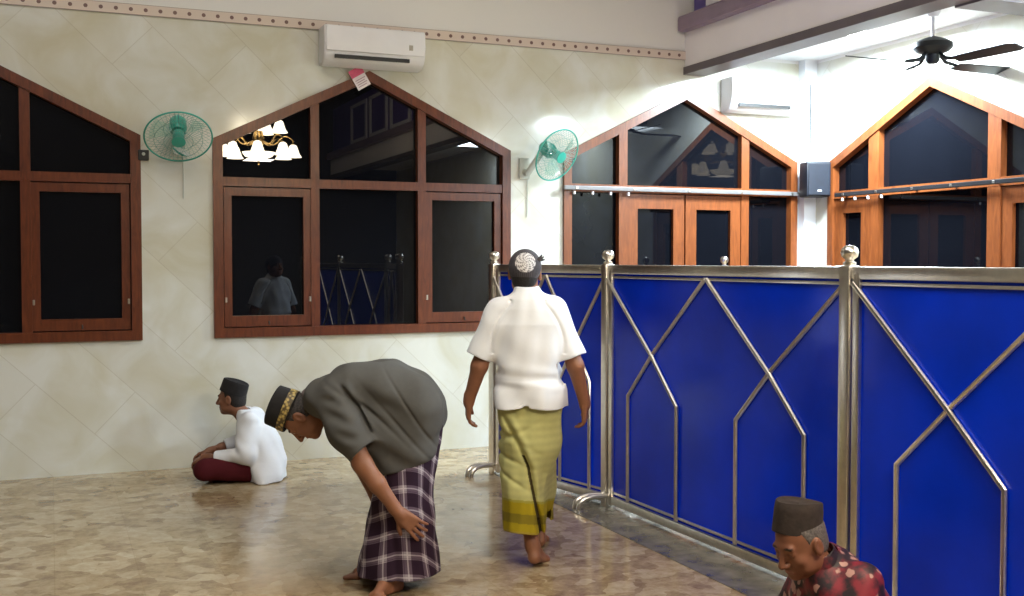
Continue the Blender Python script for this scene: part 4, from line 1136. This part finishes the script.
# ---- man seated low in front of the partition (only head and shoulders in frame)
def man_foreground():
    F = Field((-.62, -.52, -.005), (.52, .52, .80), H_)
    a = math.radians(72); fx, fy = -math.sin(a), -math.cos(a); lx, ly = -fy, fx   # facing, his left
    hx, hy = -math.sin(math.radians(58)), -math.cos(math.radians(58))
    H = Head((-.070, -.03, .615), (hx*.91, hy*.91, -.40), (hx*.38, hy*.38, .92))
    H.build(F, V3(.02, .015, .48), .058)
    P = lambda f, l, z: V3(.10+fx*f+lx*l, .05+fy*f+ly*l, z)
    for s in (-.06, .06): limb(F, [P(-.10, s, .10), P(-.04, s, .30), P(.02, s, .44)], (.12, .115, .09), .05)
    limb(F, [P(.01, .125, .49), P(.08, .22, .24), P(.30, .19, .17)], (.055, .045, .03)); limb(F, [P(.01, -.125, .49), P(.08, -.22, .24), P(.30, -.19, .17)], (.055, .045, .03))
    hand(F, P(.30, .19, .17), (fx, fy, -.25), (0, 0, 1), (-lx, -ly, 0), 1, (.35, .45, .3)); hand(F, P(.30, -.19, .17), (fx, fy, -.25), (0, 0, 1), (lx, ly, 0), 1, (.35, .45, .3))
    for s in (-1, 1): limb(F, [P(-.08, s*.10, .11), P(.28, s*.25, .10), P(.20, -s*.05, .05)], (.085, .06, .04))
    foot(F, P(.20, -.05, .05), P(.18, -.08, .035), P(.24, -.17, .03), (-lx, -ly, 0), (fx, fy, 0)); foot(F, P(.20, .05, .05), P(.14, .08, .035), P(.18, .17, .03), (lx, ly, 0), (-fx, -fy, 0))
    V, Q = F.mesh(); body = add_mesh('person', V, Q, M_['skin'], None, H.colour(V, (.19, .075, .042), eyes=False))  # skin tone lowered, shade from the overhead light put into it
    place(body, 820, 3.85, 'man in a maroon flowered batik shirt before the blue partition, head bowed')
    S = Field((-.42, -.42, .04), (.52, .44, .66), H_)
    for s in (-1, 1): limb(S, [P(-.10, s*.07, .10), P(-.06, s*.085, .30), P(.0, s*.085, .42), P(.01, s*.09, .455)], (.125, .115, .10, .082), .05)
    for s in (-1, 1):
        pts = [P(.005, s*.118, .480), P(.045, s*.19, .33), P(.075, s*.22, .24)]
        limb(S, pts, (.070, .070, .070), .06)
        dr = unit(pts[2]-pts[1]); S.put(halfcyl(pts[2], dr, .11, .12), .003, 'sub'); S.put(cone(pts[2]-dr*.05, pts[2]+dr*.05, .052, .066), .003, 'sub')
    S.put(cone(P(.02, 0, .50), V3(.012, .012, .550), .085, .074), .05)
    for s in (-.05, .05): S.put(cone(P(.06, s, .30), P(.085, s, .44), .085, .072), .05)
    S.put(cone(V3(.010, .012, .555), V3(-.045, -.015, .64), .058, .068), .004, 'sub')
    S.everywhere(lambda d, X, Y, Z: d+.008*wave(X, Y, Z, 14, .9))
    S.put(half((0, 0, .07), (0, 0, -1)), .004, 'sub')
    V, Q = S.mesh(); V = relax(V, Q, 2); sh = add_mesh('shirt', V, Q, M_['batik'], body)
    K = Field((-.10, -.12, .44), (.16, .16, .64), .004)     # shirt collar
    ax = unit(V3(-.42, -.15, 1)); c0 = V3(.008, .008, .538)
    K.put(cone(c0, c0+ax*.035, .076, .068), .004); K.put(cone(c0-ax*.03, c0+ax*.09, .066, .060), .003, 'sub')
    K.put(half(c0+ax*.04, ax), .003, 'sub'); K.put(half(c0-ax*.012, -ax), .003, 'sub')
    K.put(ell(c0+V3(fx, fy, 0)*.085, (.035, .02, .08)), .004, 'sub')
    V, Q = K.mesh(); add_mesh('collar', V, Q, M_['batik'], sh)
    G = Field((-.50, -.48, -.002), (.42, .48, .30), .007)
    for s in (-1, 1): limb(G, [P(-.08, s*.10, .11), P(.27, s*.25, .108), P(.20, s*.0, .08)], (.12, .10, .085), .05)
    G.put(ell(P(.08, 0, .09), (.22, .22, .08)), .05)
    G.put(half((0, 0, .003), (0, 0, -1)), .003, 'sub')
    V, Q = G.mesh(); V = relax(V, Q, 2); add_mesh('sarong', V, Q, M_['cloth'], body, np.repeat(np.array([(.05, .03, .04)]), len(V), 0))
    cap_mesh('cap', H, V3(-.079, -.025, .650), unit(V3(.07, .03, 1)), V3(hx, hy, 0), .081, .094, .106, brown_felt, body, .93)
    hair_shell('hair', H, -.06, body, .003, mat('grey_hair', (.10, .085, .08), .8, 0, .5, 120, .3))

man_walking(); man_bowing(); man_seated(); man_foreground()


# ------------------------------------------------------------------ lights
def light(name, typ, loc, power, col, size=.3, rot=None, sy=None):
    d = bpy.data.lights.new(name, typ); d.energy = power; d.color = col
    if typ == 'AREA':
        d.size = size
        if sy: d.shape = 'RECTANGLE'; d.size_y = sy
    else: d.shadow_soft_size = size
    o = bpy.data.objects.new(name, d); C.objects.link(o); o.location = loc
    if rot: o.rotation_euler = rot
    return o
light('chandelier_light', 'POINT', (2.85, 1.25, 3.42), 75, (1, .90, .74), .05)
light('chandelier_down_light', 'AREA', (2.85, 1.25, 3.085), 42, (1, .90, .74), .4)
light('hall_fill', 'AREA', (0.5, 3.5, 6.5), 205, (1, .97, .92), 4.0, sy=4.0)  # unseen fill lamp, added to brighten the hall
light('hall_fill_rear', 'AREA', (-1.0, -2.5, 6.5), 120, (1, .96, .9), 3.0)  # second unseen fill, added over the rear of the hall
light('aisle_light_far', 'AREA', (6.15, 7.35, 3.46), 420, (.74, .89, 1), .7)
light('aisle_light_mid', 'AREA', (6.15, 4.15, 3.46), 300, (.74, .89, 1), .7)
light('aisle_light_near', 'AREA', (6.15, 1.2, 3.46), 180, (.78, .91, 1), .7)

w = bpy.data.worlds.new('night'); bpy.context.scene.world = w; w.use_nodes = True
w.node_tree.nodes['Background'].inputs[0].default_value = (.05, .06, .1, 1); w.node_tree.nodes['Background'].inputs[1].default_value = .03

cam = bpy.data.cameras.new('camera'); co = bpy.data.objects.new('camera', cam); C.objects.link(co)
cam.sensor_width = 36; cam.lens = 36*1098/1024
co.location = (0, 0, 1.6)
co.rotation_euler = (PI/2-math.atan(37/1098), 0, -YAW)
cam.clip_start = .05
bpy.context.scene.camera = co
vs = bpy.context.scene.view_settings
vs.view_transform = 'Standard'; vs.look = 'None'; vs.exposure = 0.0; vs.gamma = 1.0
